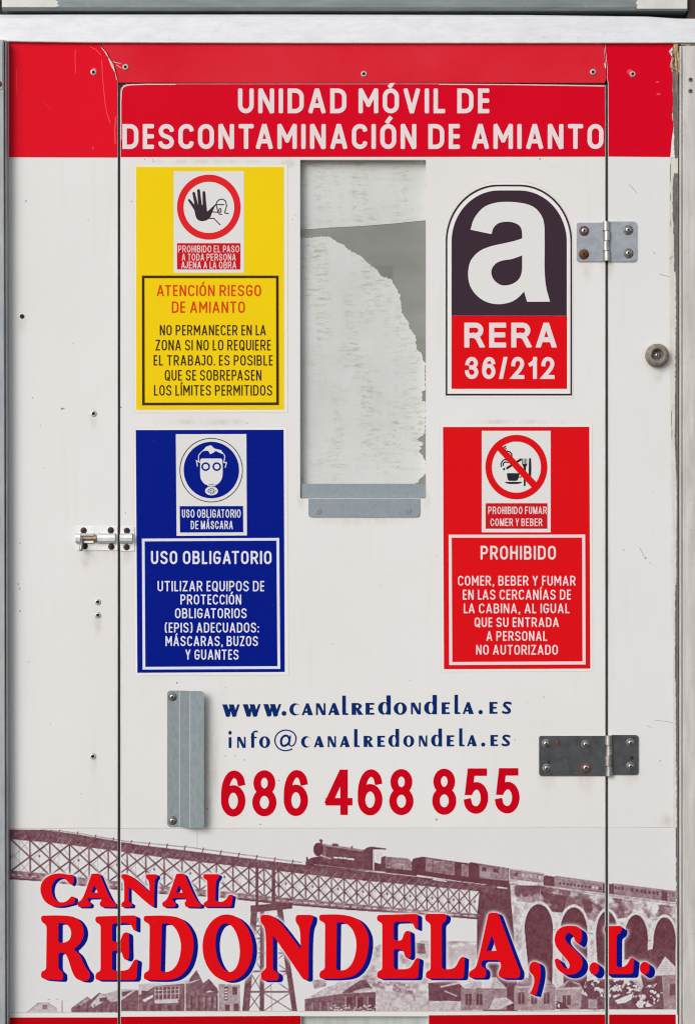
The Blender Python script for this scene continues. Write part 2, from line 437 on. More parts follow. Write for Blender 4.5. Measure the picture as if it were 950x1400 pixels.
def catmull(pts, n=6):
    """closed smooth outline; a third element marks a sharp corner"""
    m = len(pts); out = []
    for i in range(m):
        p0, p1, p2, p3 = pts[i - 1], pts[i], pts[(i + 1) % m], pts[(i + 2) % m]
        if len(p1) > 2: p0 = (2 * p1[0] - p2[0], 2 * p1[1] - p2[1])
        if len(p2) > 2: p3 = (2 * p2[0] - p1[0], 2 * p2[1] - p1[1])
        for k in range(n):
            t = k / n
            out.append(tuple(0.5 * (2 * p1[c] + (p2[c] - p0[c]) * t + (2 * p0[c] - 5 * p1[c] + 4 * p2[c] - p3[c]) * t * t
                                    + (3 * p1[c] - p0[c] - 3 * p2[c] + p3[c]) * t ** 3) for c in (0, 1)))
    return out
def stroke(pts, hw, closed=False, cap='round', h0=None, h1=None):
    """list of convex pieces that make a band along a path"""
    P = [Vector(p) for p in pts]; q = []
    for p in P:
        if not q or (p - q[-1]).length > 1e-3: q.append(p)
    P = q
    if closed and (P[0] - P[-1]).length < 1e-3: P.pop()
    n = len(P); L, R = [], []
    HW = [hw] * n if h0 is None else [h0 + (h1 - h0) * i / (n - 1) for i in range(n)]
    for i in range(n):
        a = P[i - 1] if (i > 0 or closed) else None
        b = P[(i + 1) % n] if (i < n - 1 or closed) else None
        d1 = (P[i] - a).normalized() if a is not None else None
        d2 = (b - P[i]).normalized() if b is not None else None
        if d1 is None: d1 = d2
        if d2 is None: d2 = d1
        n1 = Vector((-d1.y, d1.x)); n2 = Vector((-d2.y, d2.x)); mm = n1 + n2
        mm = n1 if mm.length < 1e-3 else mm.normalized()
        k = HW[i] / max(0.42, mm.dot(n1))
        L.append(P[i] + mm * k); R.append(P[i] - mm * k)
    out = []
    for i in range(n if closed else n - 1):
        j = (i + 1) % n
        out.append([tuple(L[i]), tuple(L[j]), tuple(R[j]), tuple(R[i])])
    if not closed and cap != 'none':
        pw = {'round': 2.0, 'soft': 3.6, 'butt': 14.0}[cap]
        for e, d, h in ((P[0], (P[0] - P[1]).normalized(), HW[0]), (P[-1], (P[-1] - P[-2]).normalized(), HW[-1])):
            nn = Vector((-d.y, d.x)); c = []
            for k in range(13):
                t = -math.pi / 2 + math.pi * k / 12
                co, si = math.cos(t), math.sin(t)
                c.append(tuple(e + d * h * abs(co) ** (2 / pw) + nn * h * math.copysign(abs(si) ** (2 / pw), si)))
            out.append(c)
    return out

# ------------------------------------------------------------------ stroke lettering
def parse(d):
    tok = d.replace(',', ' ').split(); i = 0; pts = []; closed = False
    while i < len(tok):
        t = tok[i]; i += 1
        if t == 'Z': closed = True; continue
        if t in 'MLQ': cmd = t; t = None
        else: i -= 1
        if cmd in 'ML':
            pts.append((float(tok[i]), float(tok[i + 1]))); i += 2
        else:
            c = (float(tok[i]), float(tok[i + 1])); e = (float(tok[i + 2]), float(tok[i + 3])); i += 4
            s = pts[-1]; w = math.sqrt(.5)
            for k in range(1, 9):
                u = k / 8; a, b, g = (1 - u) ** 2, 2 * u * (1 - u) * w, u * u; z = a + b + g
                pts.append(((a * s[0] + b * c[0] + g * e[0]) / z, (a * s[1] + b * c[1] + g * e[1]) / z))
    return pts, closed
OVAL = "M .5 1 Q 0 1 0 .7 L 0 .3 Q 0 0 .5 0 Q 1 0 1 .3 L 1 .7 Q 1 1 .5 1 Z"
PB = "M 0 0 L 0 1 L .55 1 Q 1 1 1 .73 Q 1 .45 .55 .45 L 0 .45"
SIGN = {
 'A': (.69, ["M .02 0 L .46 1", "M .98 0 L .54 1", "M .2 .27 L .8 .27"]),
 'B': (.62, ["M 0 .52 L 0 1 L .58 1 Q .93 1 .93 .76 Q .93 .52 .58 .52 Z", "M 0 .52 L .58 .52 Q 1 .52 1 .26 Q 1 0 .58 0 L 0 0 Z"]),
 'C': (.61, ["M 1 .84 Q .96 1 .55 1 Q 0 1 0 .7 L 0 .3 Q 0 0 .55 0 Q .96 0 1 .16"]),
 'D': (.64, ["M 0 0 L 0 1 L .45 1 Q 1 1 1 .7 L 1 .3 Q 1 0 .45 0 Z"]),
 'E': (.45, ["M 1 1 L 0 1 L 0 0 L 1 0", "M 0 .51 L .98 .51"]),
 'F': (.45, ["M 1 1 L 0 1 L 0 0", "M 0 .5 L .95 .5"]),
 'G': (.62, ["M 1 .84 Q .96 1 .5 1 Q 0 1 0 .7 L 0 .3 Q 0 0 .5 0 Q 1 0 1 .3 L 1 .46 L .55 .46"]),
 'H': (.62, ["M 0 0 L 0 1", "M 1 0 L 1 1", "M 0 .5 L 1 .5"]),
 'I': (.0, ["M .5 0 L .5 1"]),
 'J': (.48, ["M .35 1 L 1 1 L 1 .28 Q 1 0 .5 0 Q .06 0 0 .14"]),
 'L': (.46, ["M 0 1 L 0 0 L 1 0"]),
 'M': (.78, ["M 0 0 L 0 1", "M 1 0 L 1 1", "M .03 1 L .5 .32", "M .97 1 L .5 .32"]),
 'N': (.63, ["M 0 0 L 0 1", "M .06 1 L .94 0", "M 1 0 L 1 1"]),
 'O': (.64, [OVAL]),
 'P': (.60, [PB]),
 'Q': (.64, [OVAL, "M .6 .22 L 1 -.06"]),
 'R': (.62, [PB, "M .5 .45 L 1 0"]),
 'S': (.62, ["M .98 .83 Q .93 1 .5 1 Q .02 1 .02 .76 Q .02 .6 .3 .54 L .7 .46 Q 1 .4 1 .23 Q 1 0 .5 0 Q .06 0 0 .16"]),
 'T': (.61, ["M 0 1 L 1 1", "M .5 1 L .5 0"]),
 'U': (.62, ["M 0 1 L 0 .3 Q 0 0 .5 0 Q 1 0 1 .3 L 1 1"]),
 'V': (.66, ["M .02 1 L .47 0", "M .98 1 L .53 0"]),
 'Y': (.62, ["M .02 1 L .5 .42", "M .98 1 L .5 .42", "M .5 .42 L .5 0"]),
 'Z': (.56, ["M 0 1 L 1 1 L 0 0 L 1 0"]),
 '.': (.0, ["M .5 0 L .5 .02"]), ',': (.06, ["M .6 .03 L .3 -.14"]), ':': (.0, ["M .5 .02 L .5 .04", "M .5 .55 L .5 .57"]),
 '(': (.28, ["M 1 1.04 Q 0 1.04 0 .75 L 0 .25 Q 0 -.04 1 -.04"]), ')': (.28, ["M 0 1.04 Q 1 1.04 1 .75 L 1 .25 Q 1 -.04 0 -.04"]),
 '/': (.36, ["M 0 -.02 L 1 1.02"]),
}
ROUND = dict(SIGN)
ROUND.update({
 'O': (.76, ["M .5 1 Q 0 1 0 .5 Q 0 0 .5 0 Q 1 0 1 .5 Q 1 1 .5 1 Z"]),
 'C': (.72, ["M 1 .70 Q .93 1 .52 1 Q 0 1 0 .5 Q 0 0 .52 0 Q .93 0 1 .30"]),
 'G': (.75, ["M .97 .74 Q .88 1 .5 1 Q 0 1 0 .5 Q 0 0 .5 0 Q .8 0 1 .16 L 1 .46 L .55 .46"]),
 'D': (.70, ["M 0 0 L 0 1 L .4 1 Q 1 1 1 .5 Q 1 0 .4 0 Z"]),
 'A': (.74, ["M .0 -.04 L .46 1.04", "M 1.0 -.04 L .54 1.04", "M .2 .27 L .8 .27"]),
 'E': (.62, ["M 1 1 L 0 1 L 0 0 L 1 0", "M 0 .51 L .93 .51"]),
 'F': (.58, ["M 1 1 L 0 1 L 0 0", "M 0 .5 L .9 .5"]),
 'L': (.55, ["M 0 1 L 0 0 L 1 0"]),
 'J': (.52, ["M 1 1 L 1 .3 Q 1 0 .5 0 Q 0 0 0 .3"]),
 'R': (.72, ["M 0 0 L 0 1 L .6 1 Q .96 1 .96 .74 Q .96 .48 .6 .48 L 0 .48", "M .5 .48 Q .68 .44 .78 .3 L 1.02 -.04"]),
 'P': (.66, ["M 0 0 L 0 1 L .6 1 Q 1 1 1 .71 Q 1 .42 .6 .42 L 0 .42"]),
 'S': (.66, ["M .95 .74 Q .88 1 .5 1 Q .04 1 .04 .75 Q .04 .6 .3 .55 L .7 .46 Q 1 .4 1 .24 Q 1 0 .5 0 Q .05 0 0 .28"]),
 'N': (.70, SIGN['N'][1]), 'M': (.82, ["M 0 0 L 0 1", "M 1 0 L 1 1", "M .04 1 L .5 .0", "M .96 1 L .5 .0"]),
 'T': (.62, SIGN['T'][1]), 'B': (.68, SIGN['B'][1]), 'Y': (.68, SIGN['Y'][1]),
 '1': (.42, ["M .9 0 L .9 1.0", "M .9 .96 Q .62 .76 .1 .70"]),
 '2': (.60, ["M .03 .70 Q .05 1 .5 1 Q .98 1 .98 .73 Q .98 .56 .62 .34 L .3 .14 L .06 0 L 1 0"]),
 '3': (.60, ["M .04 .75 Q .12 1 .5 1 Q .95 1 .95 .76 Q .95 .54 .45 .53", "M .45 .53 Q 1 .52 1 .27 Q 1 0 .5 0 Q .06 0 0 .27"]),
 '4': (.62, ["M .78 0 L .78 1", "M .74 1.06 L 0 .27", "M .0 .25 L 1.03 .25"]),
 '5': (.60, ["M .93 1 L .20 1 L .07 .49 L .1 .49 Q .26 .64 .52 .64 Q 1 .64 1 .32 Q 1 0 .5 0 Q .06 0 .01 .20"]),
 '6': (.60, ["M .96 .80 Q .90 1 .55 1 Q 0 1 0 .46 L 0 .34", "M .5 .62 Q 0 .62 0 .31 Q 0 0 .5 0 Q 1 0 1 .31 Q 1 .62 .5 .62 Z"]),
 '8': (.60, ["M .5 1 Q .07 1 .07 .765 Q .07 .53 .5 .53 Q .93 .53 .93 .765 Q .93 1 .5 1 Z", "M .5 .53 Q 0 .53 0 .265 Q 0 0 .5 0 Q 1 0 1 .265 Q 1 .53 .5 .53 Z"]),
})
ACC = {'Á': 'A', 'Ó': 'O', 'Í': 'I', 'É': 'E'}
def glyph(ch, font, x0, yt, w, h, hw, cap):
    acc = ch in ACC; c0 = ACC.get(ch, ch)
    pos, neg = [], []
    ix, iw = x0 + hw, max(w - 2 * hw, 0.0); iy, ih = yt + h - hw, h - 2 * hw
    for d in font[c0][1]:
        pts, cl = parse(d)
        q = [(ix + (u * iw), iy - v * ih) for u, v in pts]
        pos += stroke(q, hw, cl, cap)
    if acc:
        cx = ix + iw * .5
        pos += stroke([(cx - .02 * h, yt - .10 * h), (cx + .07 * h, yt - .22 * h)], hw * .95, False, 'butt')
    if cap == 'butt' and c0 in 'AVMNRYXZ/4' :
        neg = [rect(x0 - h, yt - 3 * h, x0 + w + h, yt - .0), rect(x0 - h, yt + h, x0 + w + h, yt + 3 * h)]
        if acc: neg = neg[1:]
    return pos, neg
def text(shape, s, font, x0, x1, yt, yb, sw, depth, cap='soft', gap=.175, space=.30, skew=0.0, mi=0):
    """one line of lettering fitted to the box it fills"""
    h = yb - yt; hw = sw / 2; tot = 0; items = []
    for i, ch in enumerate(s):
        if ch == ' ': tot += space * h; continue
        c0 = ACC.get(ch, ch); w = max(font[c0][0] * h, 0)
        if font[c0][0] < .1: w += sw / 1.0
        items.append((ch, tot, w)); g = gap
        nx = s[i + 1] if i + 1 < len(s) else ' '
        pr = c0 + ACC.get(nx, nx)
        if pr in ('TA', 'AT', 'LA', 'YA', 'AV', 'VA', 'PA', 'AJ', 'AY'): g = gap * .45
        if c0 == 'L' and nx == 'T': g = gap * .5
        tot += w + g * h
    tot = items[-1][1] + items[-1][2]
    fixed = [it for it in items if font[ACC.get(it[0], it[0])][0] < .1]
    k = (x1 - x0) / tot
    for ch, x, w in items:
        narrow = font[ACC.get(ch, ch)][0] < .1
        ww = w if narrow else w * k
        xx = x0 + x * k + (w * k - ww) / 2
        dy = skew * (xx - x0)
        p, ng = glyph(ch, font, xx, yt + dy, ww, h, hw, cap)
        shape.add(p, ng, depth, mi=mi)

# ------------------------------------------------------------------ thick-and-thin web lettering (unit box, y up)
def uni(pos, neg, x0, x1, yt, yb):
    f = lambda P: [[(x0 + u * (x1 - x0), yb - v * (yb - yt)) for u, v in p] for p in P]
    return f(pos), f(neg)
def ustroke(d, hw, cap='butt'):
    p, c = parse(d); return stroke(p, hw, c, cap)
E_ = lambda cx, cy, rx, ry: ell(cx, cy, rx, ry, 28)
WEB = {
 'e': ([rect(0, 0, .48, 1), rect(.1, .84, 1, 1), rect(.1, .43, .88, .59), rect(.1, 0, 1, .16)], []),
 'A': ([[(0, 0), (.2, 0), (.52, .8), (.52, 1), (.40, 1)], [(.38, 1), (.64, 1), (1.02, 0), (.56, 0)], rect(.2, .20, .7, .36)], []),
 'N': ([rect(0, 0, .2, 1), [(0, 1), (.36, 1), (1, 0), (.64, 0)], rect(.8, 0, 1, 1)], []),
 'c': ([E_(.55, .5, .55, .52)], [E_(.74, .5, .36, .41), [(.74, .5), (1.4, 1.0), (1.4, .0)]]),
 'l': ([rect(.04, .05, .62, 1), [(.04, .12), (.12, 0), (1, 0), (1, .08), (.62, .10), (.5, .14)]], []),
 'd': ([E_(.45, .33, .45, .33), rect(.66, 0, 1, 1)], [E_(.53, .33, .17, .27)]),
 'o': ([E_(.5, .5, .5, .53)], [E_(.5, .5, .18, .41)]),
 'R': ([rect(0, 0, .40, 1), E_(.48, .735, .42, .265), rect(.1, .85, .5, 1), [(.34, .55), (.62, .55), (1.04, 0), (.58, 0)]], [E_(.50, .72, .12, .13)]),
 's': ([*ustroke("M .92 .86 Q .75 .93 .52 .93 Q .16 .93 .16 .74 Q .16 .62 .4 .55 L .62 .46 Q .86 .38 .86 .24 Q .86 .07 .45 .07 Q .2 .07 .06 .14", .10), [(.06, .72), (.30, .84), (.98, .30), (.74, .12)]], []),
 'w': ([[(0, 1), (.28, 1), (.47, .16), (.40, 0), (.22, 0)], [(.24, 0), (.40, 0), (.60, 1), (.47, 1)],
        [(.37, 1), (.66, 1), (.83, .16), (.76, 0), (.58, 0)], [(.60, 0), (.76, 0), (1.0, 1), (.87, 1)]], []),
 '.': ([E_(.5, .5, .5, .5)], []),
 'i': ([rect(.08, 0, .92, .62), E_(.5, .88, .48, .115)], []),
 'f': ([rect(.05, 0, .52, .85), *ustroke("M .28 .8 Q .28 .95 .75 .955 L 1 .94", .055), rect(0, .55, .9, .64)], [rect(-1, .995, 2, 2)]),
 '@': ([*ustroke("M .78 .10 Q .66 .03 .48 .03 Q .03 .03 .03 .5 Q .03 .97 .52 .97 Q .97 .97 .97 .6 Q .97 .24 .76 .24 Q .66 .24 .67 .36 L .72 .70", .03),
         *ustroke("M .68 .52 Q .66 .72 .52 .72 Q .30 .72 .30 .44 Q .30 .25 .42 .25 Q .60 .25 .66 .42", .05)], []),
}
WEB['E'] = WEB['e']
WEB['S'] = WEB['s']
def web_line(shape, items, depth):
    for ch, x0, x1, yt, yb in items:
        p, n = WEB[ch]; shape.add(*uni(p, n, x0, x1, yt, yb), depth)

# ------------------------------------------------------------------ painted company lettering, letter by letter
def T(ox, oy, s, pts): return [((ox + p[0] / s), (oy + p[1] / s)) + tuple(p[2:]) for p in pts]
LOGO = []                                            # (positive outlines, holes, shadow offset)
r5 = 4.2
def logo(outer, holes, off, r=r5): LOGO.append(([fillet(outer, r)], [fillet(h, 2.2) for h in holes], off))
BIG, SMALL, SL = (6.0, 2.6), (4.2, 2.2), (7.6, 5.2)
logo(T(0, 1240, 5, [(283, 58), (440, 56), (525, 68), (574, 130), (576, 200), (550, 250), (505, 290, 3), (550, 325), (585, 415), (620, 450), (612, 500), (570, 506), (520, 492), (490, 430), (467, 345), (445, 312), (402, 308), (402, 425), (434, 445), (434, 500), (330, 495), (283, 487), (283, 440), (318, 430), (322, 125), (283, 98)]),
     [T(0, 1240, 5, [(402, 108), (440, 108), (480, 135), (492, 180), (480, 225), (445, 244), (402, 244)])], BIG)
EE = [(676, 54), (955, 46), (955, 152, 2), (938, 150, 2), (922, 112), (898, 98), (790, 102), (790, 228), (845, 230), (862, 172), (886, 160), (905, 168), (908, 340), (886, 354), (866, 338), (855, 292), (790, 284), (790, 425), (895, 425), (920, 390), (942, 348), (966, 346), (956, 488), (676, 488), (678, 440), (712, 428), (712, 108), (676, 95)]
logo(T(-4.4, 1242, 5, EE), [], BIG)
logo(T(190, 1240, 5, [(34, 60), (200, 56), (300, 76), (365, 165), (380, 270), (352, 395), (290, 475), (205, 502), (34, 496), (36, 450), (72, 435), (75, 115), (34, 98)]),
     [T(190, 1240, 5, [(158, 112), (205, 110), (250, 138), (284, 212), (291, 290), (270, 382), (230, 432), (190, 444), (150, 442)])], BIG)
LOGO.append(([ell(190 + 607 / 5, 1240 + 278 / 5, 34.2, 45.6, 64, -.06)], [ell(190 + 607 / 5, 1240 + 277 / 5, 16.4, 33.4, 64, -.10)], BIG))
logo(T(310, 1120, 2.879, [(133, 376), (190, 376), (291, 512, 2), (289, 425), (270, 405), (272, 376), (340, 376), (338, 405), (326, 425), (322, 500), (322, 632), (302, 632), (182, 455, 2), (182, 595), (206, 606), (204, 634), (136, 634), (135, 600), (155, 590), (155, 425), (133, 408)]), [], BIG)
logo(T(380, 1240, 5, [(281, 52), (440, 48), (552, 78), (614, 165), (624, 250), (602, 375), (540, 463), (450, 490), (283, 488), (284, 440), (320, 425), (322, 108), (281, 92)]),
     [T(380, 1240, 5, [(402, 104), (450, 102), (502, 138), (534, 208), (537, 290), (512, 382), (470, 427), (430, 434), (398, 428)])], BIG)
logo(T(380, 1240, 5, EE), [], BIG)
logo(T(570, 1240, 5, [(54, 46), (202, 46), (198, 95), (168, 113), (168, 425), (240, 425), (270, 400), (290, 348), (326, 334), (318, 488), (58, 488), (60, 442), (92, 430), (92, 113), (54, 92)]), [], BIG)
logo(T(570, 1240, 5, [(488, 38), (552, 38), (690, 412), (704, 430), (700, 486), (565, 486), (551, 450), (577, 405), (562, 362), (443, 362), (434, 402), (472, 425), (468, 484), (352, 484), (354, 440), (395, 420), (412, 385)]),
     [T(570, 1240, 5, [(511, 192, .8), (541, 299, .8), (473, 299, .8)])], BIG)
logo(T(570, 1240, 5, [(762, 412), (775, 382), (800, 370), (832, 383), (845, 415), (842, 490), (812, 602, 1), (768, 592, 1), (795, 540), (800, 500), (795, 468), (768, 445)]), [], (6.6, 3))
logo(T(620, 1120, 2.879, [(396, 465), (404, 438), (430, 420), (470, 418), (492, 424), (504, 440), (504, 472), (493, 492), (477, 482), (470, 455), (450, 444), (436, 460), (440, 482), (492, 530), (508, 555), (502, 592), (470, 613), (432, 610), (403, 588), (395, 550), (412, 546), (425, 575), (445, 592), (457, 580), (452, 560), (408, 512), (397, 490)]), [], SL)
LOGO.append(([ell(760 + 258 / 5, 1240 + 420 / 5, 6.6, 8.6)], [], SL))
logo(T(760, 1240, 5, [(328, 130), (450, 128), (444, 175), (412, 190), (410, 411), (455, 411), (488, 388), (504, 348), (532, 346), (522, 458), (332, 458), (334, 422), (354, 410), (354, 190), (328, 170)]), [], SL)
LOGO.append(([ell(760 + 603 / 5, 1240 + 417 / 5, 6.6, 8.6)], [], SL))
logo(T(0, 1125, 5, [(510, 392), (495, 425, 2), (475, 415), (455, 386), (420, 370), (385, 384), (358, 420), (354, 480), (380, 530), (425, 547), (465, 532), (490, 500, 2), (518, 508), (512, 550), (480, 558), (420, 573), (350, 568), (303, 532), (280, 480), (278, 430), (303, 382), (355, 350), (420, 342), (470, 355), (500, 352)]), [], SMALL, 2.5)
A5 = [(628, 346), (682, 346), (762, 532), (800, 555), (796, 576), (690, 574), (682, 545), (697, 530), (690, 513), (605, 513), (598, 530), (626, 550), (620, 574), (535, 574), (530, 542), (568, 525)]
AH = [(648, 423, .6), (671, 476, .6), (624, 476, .6)]
logo(T(0, 1125, 5, A5), [T(0, 1125, 5, AH)], SMALL, 2.6)
logo([(166.2, 1195), (178, 1195), (204.8, 1219.5, 1), (204.5, 1204), (199.5, 1200.5), (200, 1195.2), (215.5, 1195.2), (215, 1200), (211.5, 1203), (211, 1239.5), (206.8, 1239.5), (176.4, 1212, 1), (176.4, 1233), (181.6, 1235), (181, 1239.8), (166, 1239.8), (166.5, 1234), (170.3, 1232), (170.3, 1203), (166.2, 1200)], [], SMALL, 2.4)
logo(T(115.8, 1125, 5, A5), [T(115.8, 1125, 5, AH)], SMALL, 2.6)
logo(T(190, 1125, 5, [(441, 350), (551, 350), (546, 378), (526, 392), (523, 536), (570, 541), (600, 520), (614, 490), (644, 490), (632, 573), (442, 572), (444, 543), (470, 532), (468, 392), (441, 378)]), [], SMALL, 2.6)

# ------------------------------------------------------------------ the printed photograph (a two-tone print: ink amounts on a fine grid)
MX0, MX1, MY0, MY1 = 12, 926, 1132, 1386
gx = np.arange(MX0, MX1 + 1, 1.0); gy = np.arange(MY0, MY1 + 1, 1.0)
GX, GY = np.meshgrid(gx, gy)
ink = np.full(GX.shape, 0.02)
def bbox(x0, y0, x1, y1):
    i0 = max(int(math.floor(y0)) - MY0 - 2, 0); i1 = min(int(math.ceil(y1)) - MY0 + 3, GX.shape[0])
    j0 = max(int(math.floor(x0)) - MX0 - 2, 0); j1 = min(int(math.ceil(x1)) - MX0 + 3, GX.shape[1])
    return slice(i0, max(i1, i0)), slice(j0, max(j1, j0))
def cover(P, sl):
    X, Y = GX[sl], GY[sl]; acc = np.zeros(X.shape)
    for dx in (-.33, 0, .33):
        for dy in (-.33, 0, .33):
            ins = np.zeros(X.shape, bool); xx, yy = X + dx, Y + dy
            for (x1, y1), (x2, y2) in zip(P, P[1:] + P[:1]):
                if y1 == y2: continue
                c = (yy < y1) != (yy < y2)
                ins ^= c & (xx < (x2 - x1) * (yy - y1) / (y2 - y1) + x1)
            acc += ins
    return acc / 9.0
def poly(P, v, a=1.0):
    P = [(float(p[0]), float(p[1])) for p in P]
    xs = [p[0] for p in P]; ys = [p[1] for p in P]; sl = bbox(min(xs), min(ys), max(xs), max(ys))
    if ink[sl].size == 0: return
    c = cover(P, sl) * a; val = v[sl] if isinstance(v, np.ndarray) else v
    ink[sl] = ink[sl] * (1 - c) + val * c
def line(x0, y0, x1, y1, w, v, a=1.0):
    sl = bbox(min(x0, x1) - w, min(y0, y1) - w, max(x0, x1) + w, max(y0, y1) + w)
    if ink[sl].size == 0: return
    X, Y = GX[sl], GY[sl]; dx, dy = x1 - x0, y1 - y0; L2 = dx * dx + dy * dy + 1e-9
    t = np.clip(((X - x0) * dx + (Y - y0) * dy) / L2, 0, 1)
    c = np.clip(w / 2 + .5 - np.hypot(X - x0 - t * dx, Y - y0 - t * dy), 0, min(1, w)) * a
    ink[sl] = ink[sl] * (1 - c) + v * c
def pline(P, w, v, a=1.0):
    for p, q in zip(P, P[1:]): line(p[0], p[1], q[0], q[1], w, v, a)
def field(scale, seed, oct_=4, sx=1.0, sy=1.0):
    """smooth value noise over the grid, 0..1"""
    r = np.random.default_rng(seed); out = np.zeros(GX.shape); amp, tot = 1.0, 0.0
    for o in range(oct_):
        s = scale / 2 ** o
        if s < 1: break
        u = (GX - MX0) / (s * sx); v = (GY - MY0) / (s * sy)
        nx, ny = int(u.max()) + 3, int(v.max()) + 3; g = r.random((ny, nx))
        i, j = v.astype(int), u.astype(int); fu, fv = u - j, v - i
        fu = fu * fu * (3 - 2 * fu); fv = fv * fv * (3 - 2 * fv)
        out += amp * ((g[i, j] * (1 - fu) + g[i, j + 1] * fu) * (1 - fv) + (g[i + 1, j] * (1 - fu) + g[i + 1, j + 1] * fu) * fv)
        tot += amp; amp *= .62
    return out / tot
def blur(a, n):
    k = np.ones(2 * n + 1) / (2 * n + 1)
    for _ in range(2):
        a = np.apply_along_axis(lambda r: np.convolve(np.pad(r, n, 'edge'), k, 'valid'), 0, a)
        a = np.apply_along_axis(lambda r: np.convolve(np.pad(r, n, 'edge'), k, 'valid'), 1, a)
    return a
def ip(x, tab):
    return float(np.interp(x, [t[0] for t in tab], [t[1] for t in tab]))
nz = field(9, 1); nf = field(3.2, 2, 2); nb = field(40, 3)
DECK_T = [(12, 1133.5), (60, 1134.5), (100, 1139.5), (190, 1155), (260, 1163.5), (380, 1178.5), (470, 1188), (570, 1198.5), (700, 1214)]
DECK_B = [(12, 1147), (75, 1152.5), (160, 1163.5), (190, 1168), (260, 1177), (350, 1187), (380, 1190.5), (470, 1201.5), (570, 1210.5), (640, 1217), (700, 1226)]
LOW_T = [(12, 1189.5), (60, 1194), (160, 1205), (218, 1211), (300, 1218), (380, 1226.5), (470, 1234.5), (570, 1244), (660, 1250)]
LOW_B = [(12, 1202), (60, 1205), (160, 1216.5), (218, 1222), (300, 1227), (380, 1236), (470, 1243.5), (570, 1250), (660, 1257.5)]
# far hillside under the bridge and behind the roofs
poly([(500, 1300), (520, 1291), (573, 1286), (655, 1287), (655, 1386), (440, 1386), (470, 1322)], np.clip(.10 + .9 * (nz - .36), .03, .7))
for k in range(26):
    x, y = random.uniform(520, 645), random.uniform(1292, 1362); line(x, y, x + random.uniform(8, 26), y + random.uniform(-5, 2), random.uniform(.8, 2), random.choice((.05, .5, .6, .1)), .7)
poly([(560, 1288), (580, 1290), (582, 1304), (562, 1304)], .62 + .2 * nf)
poly([(598, 1298), (654, 1290), (654, 1325), (598, 1325)], .12 + .22 * nz)
# masonry
stone = np.clip(.10 + .75 * (nz - .42) + .25 * (nf - .5), .03, .8)
poly([(694, 1202), (926, 1232), (926, 1386), (700, 1386)], stone)
poly([(656, 1210), (697, 1208), (699, 1240), (704, 1300), (708, 1386), (651, 1386), (652, 1250)], .88 + .08 * (nf - .5))
pline([(698, 1206), (745, 1207), (926, 1231)], 1.6, .06)
pline([(698, 1209), (760, 1215), (926, 1236)], 1.2, .55, .6)
ivy = np.clip((field(20, 8, 4) - .42) * 5, 0, 1) * .85
def patch(P, fld, v):
    global ink
    xs = [p[0] for p in P]; ys = [p[1] for p in P]; sl = bbox(min(xs), min(ys), max(xs), max(ys))
    c = cover(P, sl) * fld[sl]; ink[sl] = ink[sl] * (1 - c) + (v + .1 * (nf[sl] - .5)) * c
patch([(702, 1212), (735, 1210), (800, 1222), (926, 1240), (926, 1262), (860, 1254), (800, 1262), (770, 1250), (760, 1240), (730, 1236), (705, 1236)], ivy, .80)
patch([(704, 1210), (738, 1212), (736, 1236), (706, 1232)], np.clip(ivy + .45, 0, 1), .80)
patch([(738, 1218), (775, 1226), (770, 1248), (748, 1246)], np.clip(ivy + .5, 0, 1), .84)
patch([(795, 1226), (822, 1240), (824, 1262), (800, 1256)], np.clip(ivy + .45, 0, 1), .82)
for cx, rx, yt, yb, lean in ((736, 19.5, 1236, 1352, 8), (784, 18.5, 1240.5, 1352, 5), (829, 15, 1245.5, 1330, 3), (869, 16.2, 1250.5, 1312, 0), (908, 15.5, 1254, 1305, -2)):
    P = [(cx + rx * math.cos(t), yt + 34 - 34 * math.sin(t)) for t in np.linspace(math.pi, 0, 24)]
    ring = [(cx + (rx + 3.4) * math.cos(t), yt + 33 - 37 * math.sin(t)) for t in np.linspace(math.pi, 0, 24)]
    poly(ring + [(cx + rx + 3, yb), (cx - rx - 3, yb)], .03 + .16 * nf)
    poly(P + [(cx + rx - 1, yb), (cx - rx + lean, yb)], .90 + .06 * (nf - .5))
    line(cx + rx + 1, yt + 35, cx + rx + 7, yt + 36, 1.2, .55)
# bridge lattice
xs = [14.0]
for x in range(400):
    st = np.interp(xs[-1], [14, 180, 300, 400, 480, 570, 660], [27.5, 25.5, 22.5, 18, 17, 15, 14])
    xs.append(xs[-1] + st)
    if xs[-1] > 652: break
for i, x in enumerate(xs):
    tt = lambda u: ip(u, DECK_B) - 1; bb = lambda u: ip(u, LOW_T) + 2
    w = np.interp(x, [14, 400, 650], [2.0, 1.75, 1.4])
    line(x, tt(x), x + .5, bb(x), w * 1.1, .86, .9)
    h = (xs[1] - xs[0]) * .5
    mid = x + np.interp(x, [14, 300, 650], [13, 11, 7])
    line(mid, tt(mid), mid, bb(mid), .8, .6, .35)
    for k, wd, al in ((2, 1.05, 1.0), (1.5, .55, .35)):
        st = np.interp(x, [14, 180, 300, 400, 480, 570, 660], [27.5, 25.5, 22.5, 18, 17, 15, 14])
        a = x if k == 2 else mid - st
        e = a + st * k
        if e < 660:
            line(a, tt(a), e, bb(e), w * wd, .84, al)
            line(e, tt(e), a, bb(a), w * wd, .84, al)
    ym = (tt(x) + bb(x)) / 2
    poly(ell(x + 1, ym + 2, 1.8, 1.8, 10), .85)
    if i % 2: poly(ell(mid, ym - 1, 1.6, 2.0, 10), .8, .8)
top = [(x, ip(x, DECK_T)) for x in np.arange(12, 700, 4)]; bot = [(x, ip(x, DECK_B)) for x in np.arange(12, 700, 4)]
poly(top + bot[::-1], np.clip(.80 + .22 * (nf - .5) + .12 * (nz - .5), 0, 1))
for i in range(46):
    x = 18 + i * np.interp(i, [0, 46], [15.5, 13.5])
    y = ip(x, DECK_B); line(x - 3, y, x + 3, y - 7, 1.1, .45, .55)
